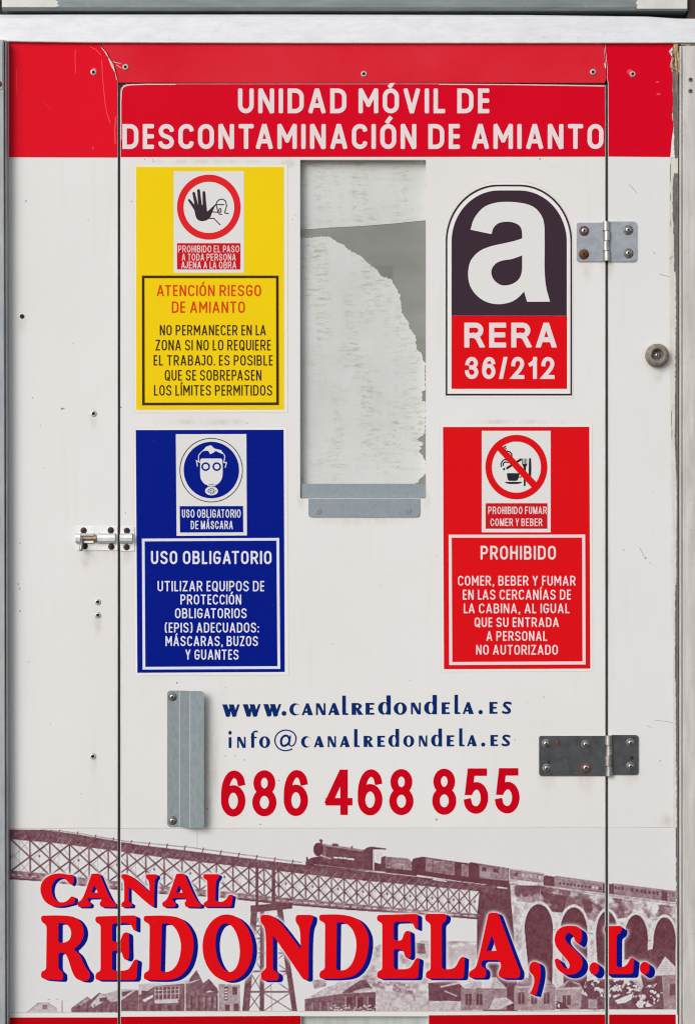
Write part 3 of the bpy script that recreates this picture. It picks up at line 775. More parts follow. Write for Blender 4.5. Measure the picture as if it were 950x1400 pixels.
lt = [(x, ip(x, LOW_T)) for x in np.arange(12, 660, 4)]; lb = [(x, ip(x, LOW_B)) for x in np.arange(12, 660, 4)]
poly(lt + lb[::-1], np.clip(.62 + .5 * (nf - .5), .2, .95))
pline([(x, y - 1.2) for x, y in lb], 2.4, .85)
for x in np.arange(16, 650, 9.5):
    y = .5 * (ip(x, LOW_T) + ip(x, LOW_B)); line(x, y - .5, x + 4.5, y + .2, 1.5, .04, .75 if (int(x) // 9) % 3 else .2)
rail = [(58, 1133.5), (100, 1138), (172, 1150), (260, 1158.5), (380, 1174.8), (412, 1179)]
pline(rail, .9, .62)
for x in np.arange(58, 414, 24.5):
    line(x, ip(x, rail) - 1.6, x - 2, ip(x, rail) + 5, 1.5, .78)
# the trestle
for x, w in ((351.5, 4.2), (374, 4.8)): line(x, 1184, x, 1236, w, .84)
poly([(343, 1238), (387, 1234), (400, 1237), (400, 1242), (343, 1248)], .84)
poly([(343.5, 1246), (352, 1246), (340.5, 1386), (331, 1386)], .80 + .2 * (nf - .5))
poly([(356, 1240), (362, 1240), (361, 1386), (355, 1386)], .82)
poly([(378, 1240), (386, 1240), (407, 1386), (400, 1386)], .82)
for y0, y1 in ((1250, 1266), (1266, 1283), (1283, 1303), (1303, 1328), (1328, 1356), (1356, 1384)):
    la, lb_ = 349 - (y0 - 1246) * .088, 349 - (y1 - 1246) * .088
    ra, rb = 381 + (y0 - 1240) * .15, 381 + (y1 - 1240) * .15
    for a0, a1, b0, b1 in ((la, 358, lb_, 358), (358, ra, 358, rb)):
        line(a0, y0, b1, y1, 1.3, .78, .9); line(a1, y0, b0, y1, 1.3, .78, .9)
    line(lb_, y1, rb, y1, 2.2, .82)
line(366, 1246, 372, 1386, 1.6, .55, .5)
# locomotive, tender and coaches
tx = lambda P: T(380, 1125, 5, P)
poly(tx([(190, 265), (230, 238), (300, 225), (600, 255), (740, 290), (740, 335), (560, 325), (190, 292)]), .90)
poly(tx([(300, 145), (420, 158), (600, 188), (610, 320), (300, 265)]), .84 + .12 * (nf - .5))
pline(tx([(315, 150), (420, 165), (585, 192)]), 3.0, .42, .8); pline(tx([(330, 148), (440, 162)]), 1.2, .2, .8)
poly(ell(380 + 275 / 5, 1125 + 182 / 5, 6.6, 9.4, 30), .93)
line(380 + 318 / 5, 1155, 380 + 318 / 5, 1174, 3.4, .55, .6)
poly(tx([(283, 150), (288, 132), (280, 116), (298, 110), (306, 120), (302, 140), (310, 152)]), .88)
poly(tx([(366, 158), (374, 140), (408, 142), (420, 162)]), .82)
poly(tx([(498, 160), (512, 160), (510, 185), (500, 185)]), .7)
poly(tx([(580, 190), (610, 168), (640, 162), (742, 176), (735, 184), (655, 180), (660, 330), (592, 320)]), .88)
poly(tx([(668, 192), (712, 200), (716, 225), (705, 230), (706, 262), (672, 255)]), .08)
line(380 + 652 / 5, 1162, 380 + 653 / 5, 1191, 1.6, .12)
for u, v, l in ((385, 236, 20), (420, 238, 20), (452, 240, 14), (480, 246, 36)): line(380 + u / 5, 1125 + v / 5, 380 + (u + l) / 5, 1125 + (v + 3) / 5, 2.2, .1)
pline(tx([(300, 225), (360, 245)]), 2.2, .25, .7); pline(tx([(250, 285), (560, 318), (740, 336)]), 1.2, .45, .7)
poly(tx([(192, 235), (204, 232), (206, 250), (230, 240), (236, 280), (195, 285)]), .85)
poly(tx([(706, 235), (735, 225), (740, 330), (700, 325)]), .86)
poly(tx([(735, 230), (880, 242), (902, 252), (915, 272), (945, 290), (945, 330), (735, 310)]), np.clip(.56 + .3 * (nf - .5), 0, 1))
line(541, 1181, 552, 1182.5, 1.3, .25, .6)
poly(tx([(735, 308), (950, 328), (950, 365), (735, 340)]), .90)
wx = lambda P: T(570, 1125, 5, P)
wood = np.clip(.56 + .28 * (nf - .5) + .2 * (nz - .5), .3, .85)
poly(wx([(-35, 265), (-28, 246), (0, 238), (40, 231), (110, 242), (260, 264), (350, 276), (370, 268), (410, 276), (628, 310), (628, 440), (300, 400), (-35, 350)]), .90)
for P in ([(58, 240), (104, 246), (104, 338), (58, 330)], [(110, 248), (256, 268), (256, 360), (110, 338)], [(303, 280), (352, 288), (352, 370), (303, 362)], [(424, 292), (622, 318), (622, 396), (424, 378)]):
    poly(wx(P), wood)
for v in (265, 285, 305, 325): line(570 + 110 / 5, 1125 + v / 5, 570 + 256 / 5, 1125 + (v + 20) / 5, .7, .7, .6)
pline(wx([(115, 262), (150, 268)]), 2.2, .35, .6)
for u, w in ((442, 30), (520, 34)): poly(wx([(u, 302 + (u - 442) * .12), (u + w, 306 + (u - 442) * .12), (u + w, 332 + (u - 442) * .12), (u, 328 + (u - 442) * .12)]), .88)
for u in (480, 495, 570, 600): line(570 + u / 5, 1187, 570 + u / 5, 1199, 1.4, .34, .6)
pline(wx([(420, 286), (630, 313), (860, 345)]), 1.2, .35, .7)
line(592, 1202, 603, 1204, 1.8, .08); line(604, 1204, 610, 1205, 1.6, .15); line(680, 1213, 692, 1214.4, 1.8, .08)
poly(wx([(632, 318), (870, 350), (865, 412), (632, 385)]), np.clip(.5 + .25 * (nf - .5), 0, 1))
for u, v_ in ((668, .88), (712, .2), (740, .3), (770, .25), (798, .3), (826, .12), (850, .3)):
    poly(wx([(u, 340 + (u - 668) * .13), (u + 20, 342 + (u - 668) * .13), (u + 20, 366 + (u - 668) * .13), (u, 364 + (u - 668) * .13)]), v_, .8)
poly(wx([(862, 368), (880, 358), (945, 370), (945, 436), (862, 428)]), .86)
cx_ = lambda P: T(760, 1125, 5, P)
poly(cx_([(-12, 366), (0, 362), (330, 408), (330, 482), (-12, 438)]), np.clip(.52 + .2 * (nf - .5), 0, 1))
poly(cx_([(318, 412), (395, 420), (395, 488), (318, 482)]), .88)
poly(cx_([(378, 412), (400, 414), (830, 468), (830, 545), (378, 488)]), np.clip(.55 + .2 * (nf - .5), 0, 1))
poly(cx_([(380, 418), (392, 420), (392, 488), (380, 486)]), .9); poly(cx_([(718, 462), (757, 466), (757, 534), (718, 530)]), .84)
pline(cx_([(-12, 372), (330, 416)]), 1.0, .3, .6); pline(cx_([(380, 420), (830, 474)]), 1.0, .34, .6)
for k in range(12):
    u = 20 + k * 25; poly(cx_([(u, 402 + u * .125), (u + 15, 404 + u * .125), (u + 15, 420 + u * .125), (u, 418 + u * .125)]), .86 if k not in (9, 10) else .15)
for k, u in enumerate((398, 420, 445, 510, 545, 575, 600, 630, 658, 682)):
    poly(cx_([(u, 432 + (u - 398) * .13), (u + 15, 434 + (u - 398) * .13), (u + 15, 456 + (u - 398) * .13), (u, 454 + (u - 398) * .13)]), .84)
# roofs and houses along the bottom
hx = lambda P: T(0, 1240, 5, P)
poly(hx([(190, 718), (260, 660), (330, 655), (385, 690), (400, 718)]), .16 + .1 * nf); pline(hx([(190, 718), (262, 658), (332, 655), (390, 695)]), 1.0, .5, .8)
poly(hx([(293, 668), (326, 668), (326, 700), (293, 700)]), .6); line(66, 1367, 68, 1366, 1.6, .5, .6); line(78, 1366, 80, 1366, 1.4, .4, .6); line(85.5, 1368, 85.5, 1384, .9, .6)
poly(hx([(490, 690), (600, 612), (625, 632), (680, 585), (700, 600), (830, 565), (950, 570), (950, 720), (490, 720)]), .74 + .14 * (nf - .5))
poly(hx([(500, 685), (595, 615), (622, 630), (560, 672)]), .52 + .3 * (nf - .5))
poly(hx([(620, 670), (690, 588), (770, 600), (720, 640), (640, 690)]), .10 + .2 * nf)
poly(hx([(700, 600), (830, 560), (940, 565), (830, 640), (760, 650)]), .16 + .25 * nf)
poly(hx([(680, 625), (735, 612), (735, 640), (685, 650)]), .82); poly(hx([(835, 580), (905, 572), (850, 610), (838, 612)]), .8)
for u in (540, 600, 650, 700, 760, 800, 870, 910): line(u / 5, 1374, u / 5, 1384, 2.2, .88, .6)
dx_ = lambda P: T(190, 1240, 5, P)
poly(dx_([(0, 570), (110, 530), (300, 520), (340, 500), (395, 430), (425, 490), (440, 520), (480, 490), (540, 560), (540, 720), (0, 720)]), np.clip(.70 + .22 * (nf - .5), 0, 1))
poly(dx_([(0, 530), (100, 520), (330, 500), (425, 492), (360, 520), (110, 540), (20, 600), (0, 600)]), .10 + .2 * nf)
poly(dx_([(110, 548), (278, 530), (278, 630), (110, 640)]), .78)
for u in (112, 138, 165, 192, 220, 248, 275): line(190 + u / 5, 1240 + 548 / 5, 190 + u / 5, 1240 + 628 / 5, 1.2, .2, .8)
for v in (540, 565, 590, 628): line(212, 1240 + (v + 6) / 5, 245.5, 1240 + v / 5, 1.1, .22, .7)
poly(dx_([(110, 636), (270, 628), (270, 655), (110, 660)]), .18)
poly(dx_([(20, 570), (70, 575), (78, 600), (20, 612)]), .82); poly(dx_([(25, 635), (95, 600), (100, 615), (40, 650)]), .1)
for u in (30, 80, 130, 200, 255): poly(dx_([(u, 670), (u + 26, 668), (u + 26, 720), (u, 720)]), .9, .8)
line(253.5, 1345, 253.5, 1384, 1.8, .15, .8)
for u in (340, 390, 440, 480, 515): poly(dx_([(u, 620), (u + 14, 618), (u + 14, 690), (u, 690)]), .42 + .2 * nf, .8); line(190 + (u + 20) / 5, 1362, 190 + (u + 20) / 5, 1384, 2.4, .9, .7)
poly(dx_([(425, 590), (480, 492), (545, 575), (545, 590)]), .80); poly(dx_([(455, 585), (480, 570), (515, 580)]), .2); poly(dx_([(340, 515), (392, 432), (425, 490)]), .62 + .2 * nf)
poly(dx_([(545, 525), (690, 530), (695, 720), (548, 720)]), .40 + .2 * (nf - .5)); poly(dx_([(585, 545), (610, 545), (608, 640), (585, 640)]), .88)
for v in (560, 580, 600, 620): poly(dx_([(588, v), (606, v), (606, v + 9), (588, v + 9)]), .1)
for u, v in ((640, 545), (590, 665), (650, 660)): poly(dx_([(u, v), (u + 32, v + 2), (u + 32, v + 55), (u, v + 55)]), .84)
nx_ = lambda P: T(380, 1240, 5, P)
poly(nx_([(230, 500), (330, 495), (330, 540), (250, 560)]), .3 + .5 * nf, .8)
poly(nx_([(190, 628), (340, 545), (500, 500), (590, 495), (640, 550), (450, 590), (300, 620)]), np.clip(.22 + .3 * (nf - .5), 0, 1))
poly(nx_([(430, 590), (560, 500), (600, 495), (648, 560), (520, 585)]), .78 + .12 * (nf - .5))
poly(nx_([(185, 630), (440, 592), (668, 580), (668, 715), (185, 715)]), np.clip(.74 + .18 * (nf - .5), 0, 1))
poly(nx_([(505, 578), (600, 552), (650, 558), (560, 588)]), .2, .8)
for u in (235, 290, 345): line(380 + u / 5, 1371, 380 + u / 5, 1383, 1.3, .38, .8)
for u in (470, 545, 620): poly(nx_([(u, 620), (u + 38, 616), (u + 38, 690), (u, 692)]), .90); line(380 + (u - 8) / 5, 1363, 380 + (u - 8) / 5, 1380, 1.8, .45, .8)
poly(nx_([(680, 585), (950, 580), (1100, 690), (1400, 640), (1400, 715), (670, 715)]), np.clip(.08 + .30 * nz * nf * 2, 0, 1))
poly(nx_([(610, 500), (900, 520), (950, 650), (860, 585), (650, 545)]), np.clip(.30 + .8 * (nf - .4), .05, .9))
poly(nx_([(735, 540), (785, 535), (785, 580), (735, 575)]), .1)
for k in range(60):
    x, y = random.uniform(452, 515), random.uniform(1374, 1382); poly(ell(x, y, random.uniform(.7, 2), random.uniform(.7, 1.6), 8), random.choice((.05, .06, .7)), .7)
lx = lambda P: T(570, 1240, 5, P)
poly(lx([(75, 520), (260, 500), (330, 560), (300, 650), (80, 640)]), .84 + .12 * (nf - .5)); pline(lx([(165, 545), (280, 520)]), 2.6, .15, .8); pline(lx([(190, 575), (270, 608)]), 1.6, .15, .8)
poly(lx([(0, 690), (180, 640), (300, 645), (300, 705), (0, 712)]), .12 + .2 * nf)
poly(lx([(300, 550), (360, 520), (470, 480), (540, 480), (615, 560), (470, 555)]), .14 + .2 * nf); poly(lx([(300, 555), (615, 562), (615, 705), (300, 705)]), .52 + .2 * (nf - .5)); poly(lx([(440, 485), (520, 485), (500, 556), (440, 556)]), .08)
for u in (330, 404): poly(lx([(u, 592), (u + 42, 592), (u + 42, 670), (u, 670)]), .86); line(570 + (u + 21) / 5, 1359, 570 + (u + 21) / 5, 1373, .8, .4, .7)
poly(lx([(615, 500), (665, 500), (665, 705), (610, 705)]), .86)
poly(lx([(490, 700), (525, 625), (610, 618), (660, 655), (560, 700)]), .12 + .2 * nf)
poly(lx([(660, 545), (720, 485), (880, 480), (945, 545)]), .55 + .2 * (nf - .5)); pline(lx([(665, 548), (940, 540)]), 1.4, .2, .8); poly(lx([(662, 552), (945, 545), (945, 705), (662, 705)]), .48 + .2 * (nf - .5))
for u in (690, 778, 862): poly(lx([(u, 585), (u + 42, 583), (u + 42, 660), (u, 662)]), .84); line(570 + (u + 21) / 5, 1358, 570 + (u + 21) / 5, 1371, .8, .35, .7)
for u in range(680, 940, 18): line(570 + u / 5, 1375, 570 + u / 5, 1382, .8, .3, .6)
sx_ = lambda P: T(760, 1240, 5, P)
poly(sx_([(0, 560), (80, 500), (160, 520), (180, 560), (180, 700), (0, 700)]), .42 + .2 * (nf - .5)); poly(sx_([(50, 548), (90, 500), (165, 545)]), .78); pline(sx_([(0, 562), (170, 555)]), 1.6, .15, .8)
poly(sx_([(42, 605), (100, 602), (100, 670), (42, 672)]), .82); line(774, 1361, 774, 1374, .9, .35, .8)
poly(sx_([(180, 560), (400, 560), (820, 600), (820, 700), (165, 700)]), .78 + .12 * (nf - .5)); poly(sx_([(220, 630), (280, 632), (280, 695), (220, 695)]), .42)
poly(sx_([(400, 640), (520, 590), (560, 605), (470, 655), (420, 662)]), .08)
poly(sx_([(540, 330), (640, 290), (740, 280), (815, 300), (815, 600), (600, 560)]), .84 + .1 * (nf - .5))
poly(sx_([(720, 470), (815, 465), (815, 700), (735, 700)]), .50 + .15 * (nf - .5)); poly(sx_([(775, 525), (815, 522), (815, 605), (775, 605)]), .82)
poly(sx_([(660, 470), (742, 338), (815, 410), (815, 465)]), .10 + .1 * nf)
for k in range(6): line(760 + (742 - 12 * k - 6) / 5, 1312 + k * 3, 760 + (742 + 12 * k + 6) / 5, 1312 + k * 3, .8, .4, .6)
lf = field(4.5, 21, 2)
leaf = np.clip((lf - .52) * 7, 0, 1)
def leafy(P):
    xs = [p[0] for p in P]; ys = [p[1] for p in P]; sl = bbox(min(xs), min(ys), max(xs), max(ys)); c = cover(P, sl)
    ink[sl] = ink[sl] * (1 - c) + c * (.86 - .76 * leaf[sl])
leafy(sx_([(170, 590), (200, 510), (280, 490), (400, 495), (520, 505), (560, 550), (520, 590), (440, 600), (380, 630), (300, 610), (240, 625)]))
leafy(sx_([(520, 600), (600, 540), (680, 520), (715, 560), (700, 640), (650, 680), (560, 690), (510, 650)]))
leafy(sx_([(0, 640), (60, 660), (90, 695), (0, 698)]))
line(270, 1133, 270, 1160, .7, .4, .6)
ink = np.clip(ink, 0, 1)
mott = .55 * field(3.4, 31, 2) + .45 * field(8, 32, 3) - .5                 # the mottle of an old photograph, strongest in the mid tones
ink = np.clip(ink + 1.5 * mott * ink * (1.05 - ink), 0, 1)
sm = blur(ink, 1); ink = np.clip(ink + .45 * (ink - sm), 0, 1)
# white glow left round the lettering, then print grain
glow = np.zeros(GX.shape)
for pos, neg, off in LOGO:
    for P in pos:
        for o in ((0, 0), off):
            Q = [(x + o[0], y + o[1]) for x, y in P]
            xs_ = [p[0] for p in Q]; ys_ = [p[1] for p in Q]; sl = bbox(min(xs_), min(ys_), max(xs_), max(ys_))
            if glow[sl].size: glow[sl] = np.maximum(glow[sl], cover(Q, sl))
glow = np.clip(blur(glow, 3) * 2.6, 0, 1)
ink = ink * (1 - .88 * glow)
ink = np.clip(ink * (1 + .05 * (rng.random(ink.shape) - .5)) + .012 * (field(60, 5) - .5), 0, 1)
ink[:2] *= .5
def l_(a): return np.where(a <= .04045, a / 12.92, ((a + .055) / 1.055) ** 2.4)
PAPER, INK = np.array([231, 231, 232]) / 255., np.array([97, 47, 59]) / 255.
MURAL = l_(PAPER[None, None] * (1 - ink[..., None]) + INK[None, None] * ink[..., None])
MURAL *= .93
def mural_piece(parent, xa, xb, ya, yb, depth, name='mural_print'):
    """the stretch of the printed photograph that lies on one panel: a fine sheet, ink stored per point"""
    j0, j1 = int(round(xa)) - MX0, int(round(xb)) - MX0; i0, i1 = int(round(ya)) - MY0, int(round(yb)) - MY0
    X = GX[i0:i1 + 1, j0:j1 + 1].copy(); Y = GY[i0:i1 + 1, j0:j1 + 1].copy(); C = MURAL[i0:i1 + 1, j0:j1 + 1]
    X[:, 0] = xa; X[:, -1] = xb
    ny, nx = X.shape
    me = bpy.data.meshes.new(name); off = Vector(parent['_w'])
    c = Vector(((xa + xb) / 2 * S, depth * S, (H - yb) * S))
    co = np.stack([X * S - c.x, np.full(X.shape, depth * S) - c.y, (H - Y) * S - c.z], -1).reshape(-1, 3)
    idx = np.arange(nx * ny).reshape(ny, nx)
    q = np.stack([idx[1:, :-1], idx[1:, 1:], idx[:-1, 1:], idx[:-1, :-1]], -1).reshape(-1, 4)
    me.vertices.add(len(co)); me.vertices.foreach_set('co', co.ravel())
    me.loops.add(q.size); me.loops.foreach_set('vertex_index', q.ravel().astype(np.int32))
    me.polygons.add(len(q)); me.polygons.foreach_set('loop_start', np.arange(0, q.size, 4, dtype=np.int32))
    me.update(calc_edges=True)
    at = me.color_attributes.new('print', 'FLOAT_COLOR', 'POINT')
    at.data.foreach_set('color', np.concatenate([C, np.ones(C.shape[:2] + (1,))], -1).astype(np.float32).ravel())
    me.materials.append(M['mural'])
    o = bpy.data.objects.new(name, me); scene.collection.objects.link(o); o.parent = parent; o.location = c - off; o['_w'] = tuple(c)
    o['label'] = 'printed sepia photograph of a railway bridge with a steam train'
    return o

# ================================================================== the place
BOT = 1500.0
# ---- frame behind the panels
fr = Shape().add([rect(-15, -60, 965, BOT)], [], 27, 34).build('inner_wall', M['backing'])
tag(fr, 'dark inner wall behind the panels, seen only in the narrow gaps between them', 'wall')

# ---- roof beam and the bright rail under it
bt = thing('roof_beam', 'grey painted beam along the very top with pale paint patches at both ends', 'beam', (475, 16), depth=30)
Shape().extrude_x([(-5, -40), (-5, 11), (-3.5, 15.5), (26, 15.5), (26, -40)], 4, 938.5).build('beam', M['beam'], bt, bevel=.6)
rr = np.random.default_rng(4)
def jag(x, ya, yb, n, amp, sgn=1): return [(x + sgn * amp * float(rr.random()), ya + (yb - ya) * i / n) for i in range(n + 1)]
Shape().add([[(4, -40)] + [(78, -40)] + jag(76, -6, 11, 7, 8) + [(4, 11)]], [], -5.4, -5.05).build('paint_patch', M['beam_end'], bt, label='pale paint patch with a ragged edge on the left end of the beam')
Shape().add([[(938, -40), (938, 13), (882, 13)] + jag(866, 13, 0, 6, 5) + [(872, -8), (872, -40)]], [], -5.4, -5.05).build('paint_patch', M['beam_end'], bt, label='pale paint patch with a rounded edge on the right end of the beam')
br = Shape().add([[(940, -40), (1040, -40), (1040, 20), (940, 26)]], [], 2, 20).build('corner_board', M['brown'])
tag(br, 'dark brown board end in the upper right corner beside the beam', 'board')

rl = Shape()
def loft_x(s, secs):
    b = len(s.v); n = len(secs[0][1])
    for x, prof in secs: s.v += [(x * S, d * S, (H - y) * S) for d, y in prof]
    for i in range(len(secs) - 1):
        for k in range(n):
            k2 = (k + 1) % n
            s.f.append([b + i * n + k, b + i * n + k2, b + (i + 1) * n + k2, b + (i + 1) * n + k]); s.mi.append(0)
    s.f.append([b + k for k in range(n)]); s.f.append([b + (len(secs) - 1) * n + k for k in range(n)][::-1]); s.mi += [0, 0]
def rail_prof(t, m, b): return [(-6, m), (-6, b - 1), (-5, b), (20, b), (20, t), (-1, t)]
loft_x(rl, [(-92, rail_prof(20.5, 25.8, 57.6)), (4, rail_prof(20.2, 25.8, 57.8)), (40, rail_prof(20.2, 25.6, 58.6)), (120, rail_prof(20, 25.5, 59.6)), (400, rail_prof(20, 25, 60.4)), (700, rail_prof(20.6, 24.4, 60.4)), (885, rail_prof(22.8, 24.6, 60.2)), (925, rail_prof(25.5, 27, 60)), (1042, rail_prof(27, 28, 60.2))])
ro = rl.build('top_rail', M['alu'], bevel=.5)
tag(ro, 'scuffed bright aluminium rail running across above the red band', 'rail')

# ---- screws and rivets built once, copied afterwards
def screw_shape(cx, cy, d, r=6.4, flange=1.0):
    s = Shape()
    s.lathe(cx, cy, [(r, d), (r, d - .5 * flange), (r * .9, d - 1.0 * flange), (r * .66, d - 1.1 * flange)], 24)
    s.lathe(cx, cy, [(r * .66, d - .7 * flange), (r * .64, d - 2.0), (r * .52, d - 3.0), (r * .34, d - 3.5), (r * .25, d - 3.5), (r * .23, d - 2.2)], 24, mi=2)
    s.lathe(cx, cy, [(r * .245, d - 2.3), (r * .02, d - 2.2)], 12, mi=1)
    return s
def rivet_shape(cx, cy, d, r=4.6):
    s = Shape()
    s.lathe(cx, cy, [(r, d), (r, d - .5), (r * .9, d - 1.2), (r * .72, d - 1.8), (r * .54, d - 1.8), (r * .5, d - .6)], 20)
    s.lathe(cx, cy, [(r * .51, d - .7), (r * .02, d - .6)], 12, mi=1)
    return s
def put_screw(shape_fn, x, y, d, mats, parent, name, r, label=None):
    return shape_fn(x, y, d, r).build(name, mats, parent, smooth=True, base=(x * S, d * S, (H - y) * S), label=label)

# ---- lettering of the painted name, cut where the panels part
def logo_piece(parent, xa, xb):
    sh = Shape(); rd = Shape()
    far = [rect(-500, 900, xa, 1700), rect(xb, 900, 1500, 1700)]
    for pos, neg, off in LOGO:
        xs_ = [p[0] for q in pos for p in q]
        if max(xs_) + off[0] < xa or min(xs_) > xb: continue
        n = 3
        P = [[(x + off[0] * k / n, y + off[1] * k / n) for x, y in q] for q in pos for k in range(1, n + 1)]
        hs_ = [[(x + off[0] * .5, y + off[1] * .5) for x, y in q] for q in neg]
        # the shadow keeps the part of each hole that every copy leaves open, and gives way to the red
        if neg:
            tri = []
            for k in range(1, n + 1):
                o = (off[0] * k / n, off[1] * k / n)
                v, t = fill([[(x + o[0], y + o[1]) for x, y in q] for q in pos], [[(x + o[0], y + o[1]) for x, y in q] for q in neg])
                tri += [[v[i] for i in f] for f in t]
            P = tri
        v, t = fill(pos, neg); red = [[v[i] for i in f] for f in t]
        sh.add(P, far + red, -.55); rd.add(pos, neg + far, -.75)
    a = sh.build('logo_shadow', M['logo_blue'], parent); b = rd.build('logo_lettering', M['logo_red'], parent)
    return a, b
def spots(items, mi):
    """dirt specks (x, y, size) and scratches (points, width) as outlines to be cut into a sheet"""
    out = []
    for it in items:
        if len(it) == 3:
            x, y, r = it; out.append(([(x + r * (.7 + .5 * random.random()) * math.cos(t), y + r * (.7 + .5 * random.random()) * math.sin(t)) for t in np.linspace(0, 6.28, 9)[:-1]], mi))
        else: out += [(p, mi) for p in stroke(it[0], it[1] / 2, False, 'round')]
    return out
def lines_(items, mi): return [(p, mi) for P, w in items for p in stroke(P, w / 2, False, 'round')]
MUR_T = 1133.0; MUR_B = 1384.0; RED_B = 1390.0

# ---- fixed wall panel on the left
wl_ = thing('wall_panel', 'narrow white wall panel left of the door, red on top with a cracked corner', 'wall panel', (88, BOT))
edge = [(136, 58), (139, 64), (146, 72), (149.5, 79), (155.5, 88), (158.5, 100), (161.2, 111)]
SC = [(36, 275, 1.2), (26, 798.5, 1.1), (27.5, 805, 1.2), (27.5, 835, 1.3), (85, 559, 1.8), (88, 558.6, 1.1), (56, 581.5, .9), (45, 544, 1.0), (28, 742.6, 1.0), (100, 470, .8), (60, 640, .8), (40, 905, .9), (112, 1085, .8), (70, 990, .7), (121, 300, .7)]
Shape().add([[(6, 58)] + edge + [(161.3, BOT), (6, BOT)]], [], 0, 25, marks=spots(SC, 1) + [(rect(13, 1131.8, 161, 1132.8), 2), (rect(13, MUR_B + .2, 161, MUR_B + .9), 2)]).build('panel_sheet', [M['white'], M['scuff'], M['seam']], wl_)
mk = lines_([([(103.5, 68), (103, 80), (104, 100)], .8), ([(124, 64), (132, 68), (138, 75)], .9), ([(139.5, 82), (141, 110), (144, 140), (146.5, 155), (151, 168)], 1.0), ([(158.5, 160), (157.2, 180), (158, 196)], 1.5), ([(23, 95), (24, 130)], .4), ([(60, 140), (72, 150)], .3)], 1)
mk += [(ell(129, 94.5, 3.6, 1.8, 12), 1), ([(126.5, 200), (128.5, 201.5), (128, 205), (129.5, 206), (127, 204)], 1)]
mk += lines_([([(137.6, 60), (140, 66), (146, 73), (149.5, 79.5), (154.5, 87), (157.6, 96), (160, 109)], 1.0)], 2)
mk += [([(148.6, 80.5), (151, 82), (156.5, 95), (158.2, 97), (156.8, 98), (152.6, 91)], 2), ([(143, 70), (147.5, 75.5), (146, 76)], 2)]
Shape().add([[(13, 58)] + [(x - .3, y) for x, y in edge] + [(160.9, 215.4), (13, 215)]], [], -.3, marks=mk).build('red_band', [M['red'], M['crease'], M['tear']], wl_)
mural_piece(wl_, 13, 161, MUR_T + 1, MUR_B, -.3)
Shape().add([rect(13, RED_B + 1, 161, BOT)], [], -.3).build('red_base_band', M['red_base'], wl_)
logo_piece(wl_, 14, 161)
rv = put_screw(rivet_shape, 128.3, 99, -.3, [M['rivet'], M['hole']], wl_, 'rivet', 4.4)
for x, y in ((128.4, 565.4), (134.2, 823), (134.4, 841), (127.5, 1034)): copy_part(rv, wl_, (x, y), 0.0)
s_ = Shape(); s_.lathe(30.8, 432.6, [(3.6, 0), (3.3, -.5), (2.3, -.6), (2.2, -.2)], 16); s_.lathe(30.8, 432.6, [(3.2, -.62), (.05, -.66)], 16, mi=1)
s_.build('screw_hole', [M['chrome'], M['hole']], wl_, smooth=True)

# ---- fixed wall panel on the right
wr = thing('wall_panel', 'white wall panel right of the door, with a chipped and frayed right edge', 'wall panel', (878, BOT))
SC = [([(859, 252), (866, 259), (870, 264)], .7), ([(902, 375), (913, 378), (916, 379)], .8), (894, 346, 1.0), ([(895, 985), (908, 986), (921, 989)], .6), ([(884, 992), (890, 995)], .5), (902, 1040, 1.0), (852, 752, 1.0), ([(874, 749), (878, 756), (880.5, 761)], .7), (882, 763, 1.5), ([(886, 768), (890, 772)], .5), (893, 672, .7), (845, 300, .6), (905, 480, .8)]
lft = [(914.2 + 1.2 * float(rr.random()) + max(0, (y - 460) / 260) * 4, y) for y in np.arange(215, 760, 5)]
lft += [(918.5 + 1.8 * float(rr.random()), y) for y in np.arange(760, 1135, 6)]
def wedge(y0, y1, xl0, xl1, amp=1.3, step=3.0, xr=925.9):
    P = []
    for y in np.arange(y0, y1, step):
        t = (y - y0) / (y1 - y0); P.append((xl0 + (xl1 - xl0) * t + amp * (float(rr.random()) - .5), float(y)))
    P.append((P[-1][0], y1 + 1.5))
    return [(xr, y0)] + P + [(xr, y1 + 1.5)]
mk = spots(SC, 1) + [([(831.4, 1131.6), (920, 1130.8), (920, 1131.7), (831.4, 1132.5)][::1], 2), (lft + [(925.6, 1135), (925.6, 215)], 3)]
for a in ((58.2, 118, 918.5, 918, 1.5), (118, 168, 918.2, 919, 1.86), (168, 215, 920, 921.5, 1.5), (237, 262, 920.5, 918.6, .6), (262, 300, 918.8, 919.2), (300, 370, 919.4, 921.2), (370, 440, 922.5, 923.6), (440, 520, 923.2, 922.4), (520, 600, 922.6, 921.5, .7), (600, 665, 921.6, 924.4, .6), (665, 800, 924.4, 923.8, .6), (800, 930, 922.4, 922.0, 1.0), (930, 1040, 922.8, 923.8, 1.0), (1040, 1130, 924, 924.4, 1.0), (1131, 1180, 922.8, 923.6, 1.2), (1180, 1240, 923.4, 924.2, 1.2), (1240, 1386, 924.4, 924.6, .4)):
    mk.append((wedge(*a), 4))
for x0, y0, y1 in ((915.4, 222, 250), (915.8, 262, 276), (917.2, 560, 585), (917.6, 585, 602), (916, 300, 312)): mk.append(([(x0, y0), (x0 + .9, y0 + 3), (x0 + .7, y1), (x0 - .2, y1 - 4)], 4))
Shape().add([[(827.3, 58), (826.6, 64), (828, 78), (829.3, 92), (829.6, 108), (831, 114), (831, BOT), (926, BOT), (926, 58)]], [], 0, 25, marks=mk).build('panel_sheet', [M['white_r'], M['scuff'], M['seam'], M['wear_pale'], M['wear']], wr)
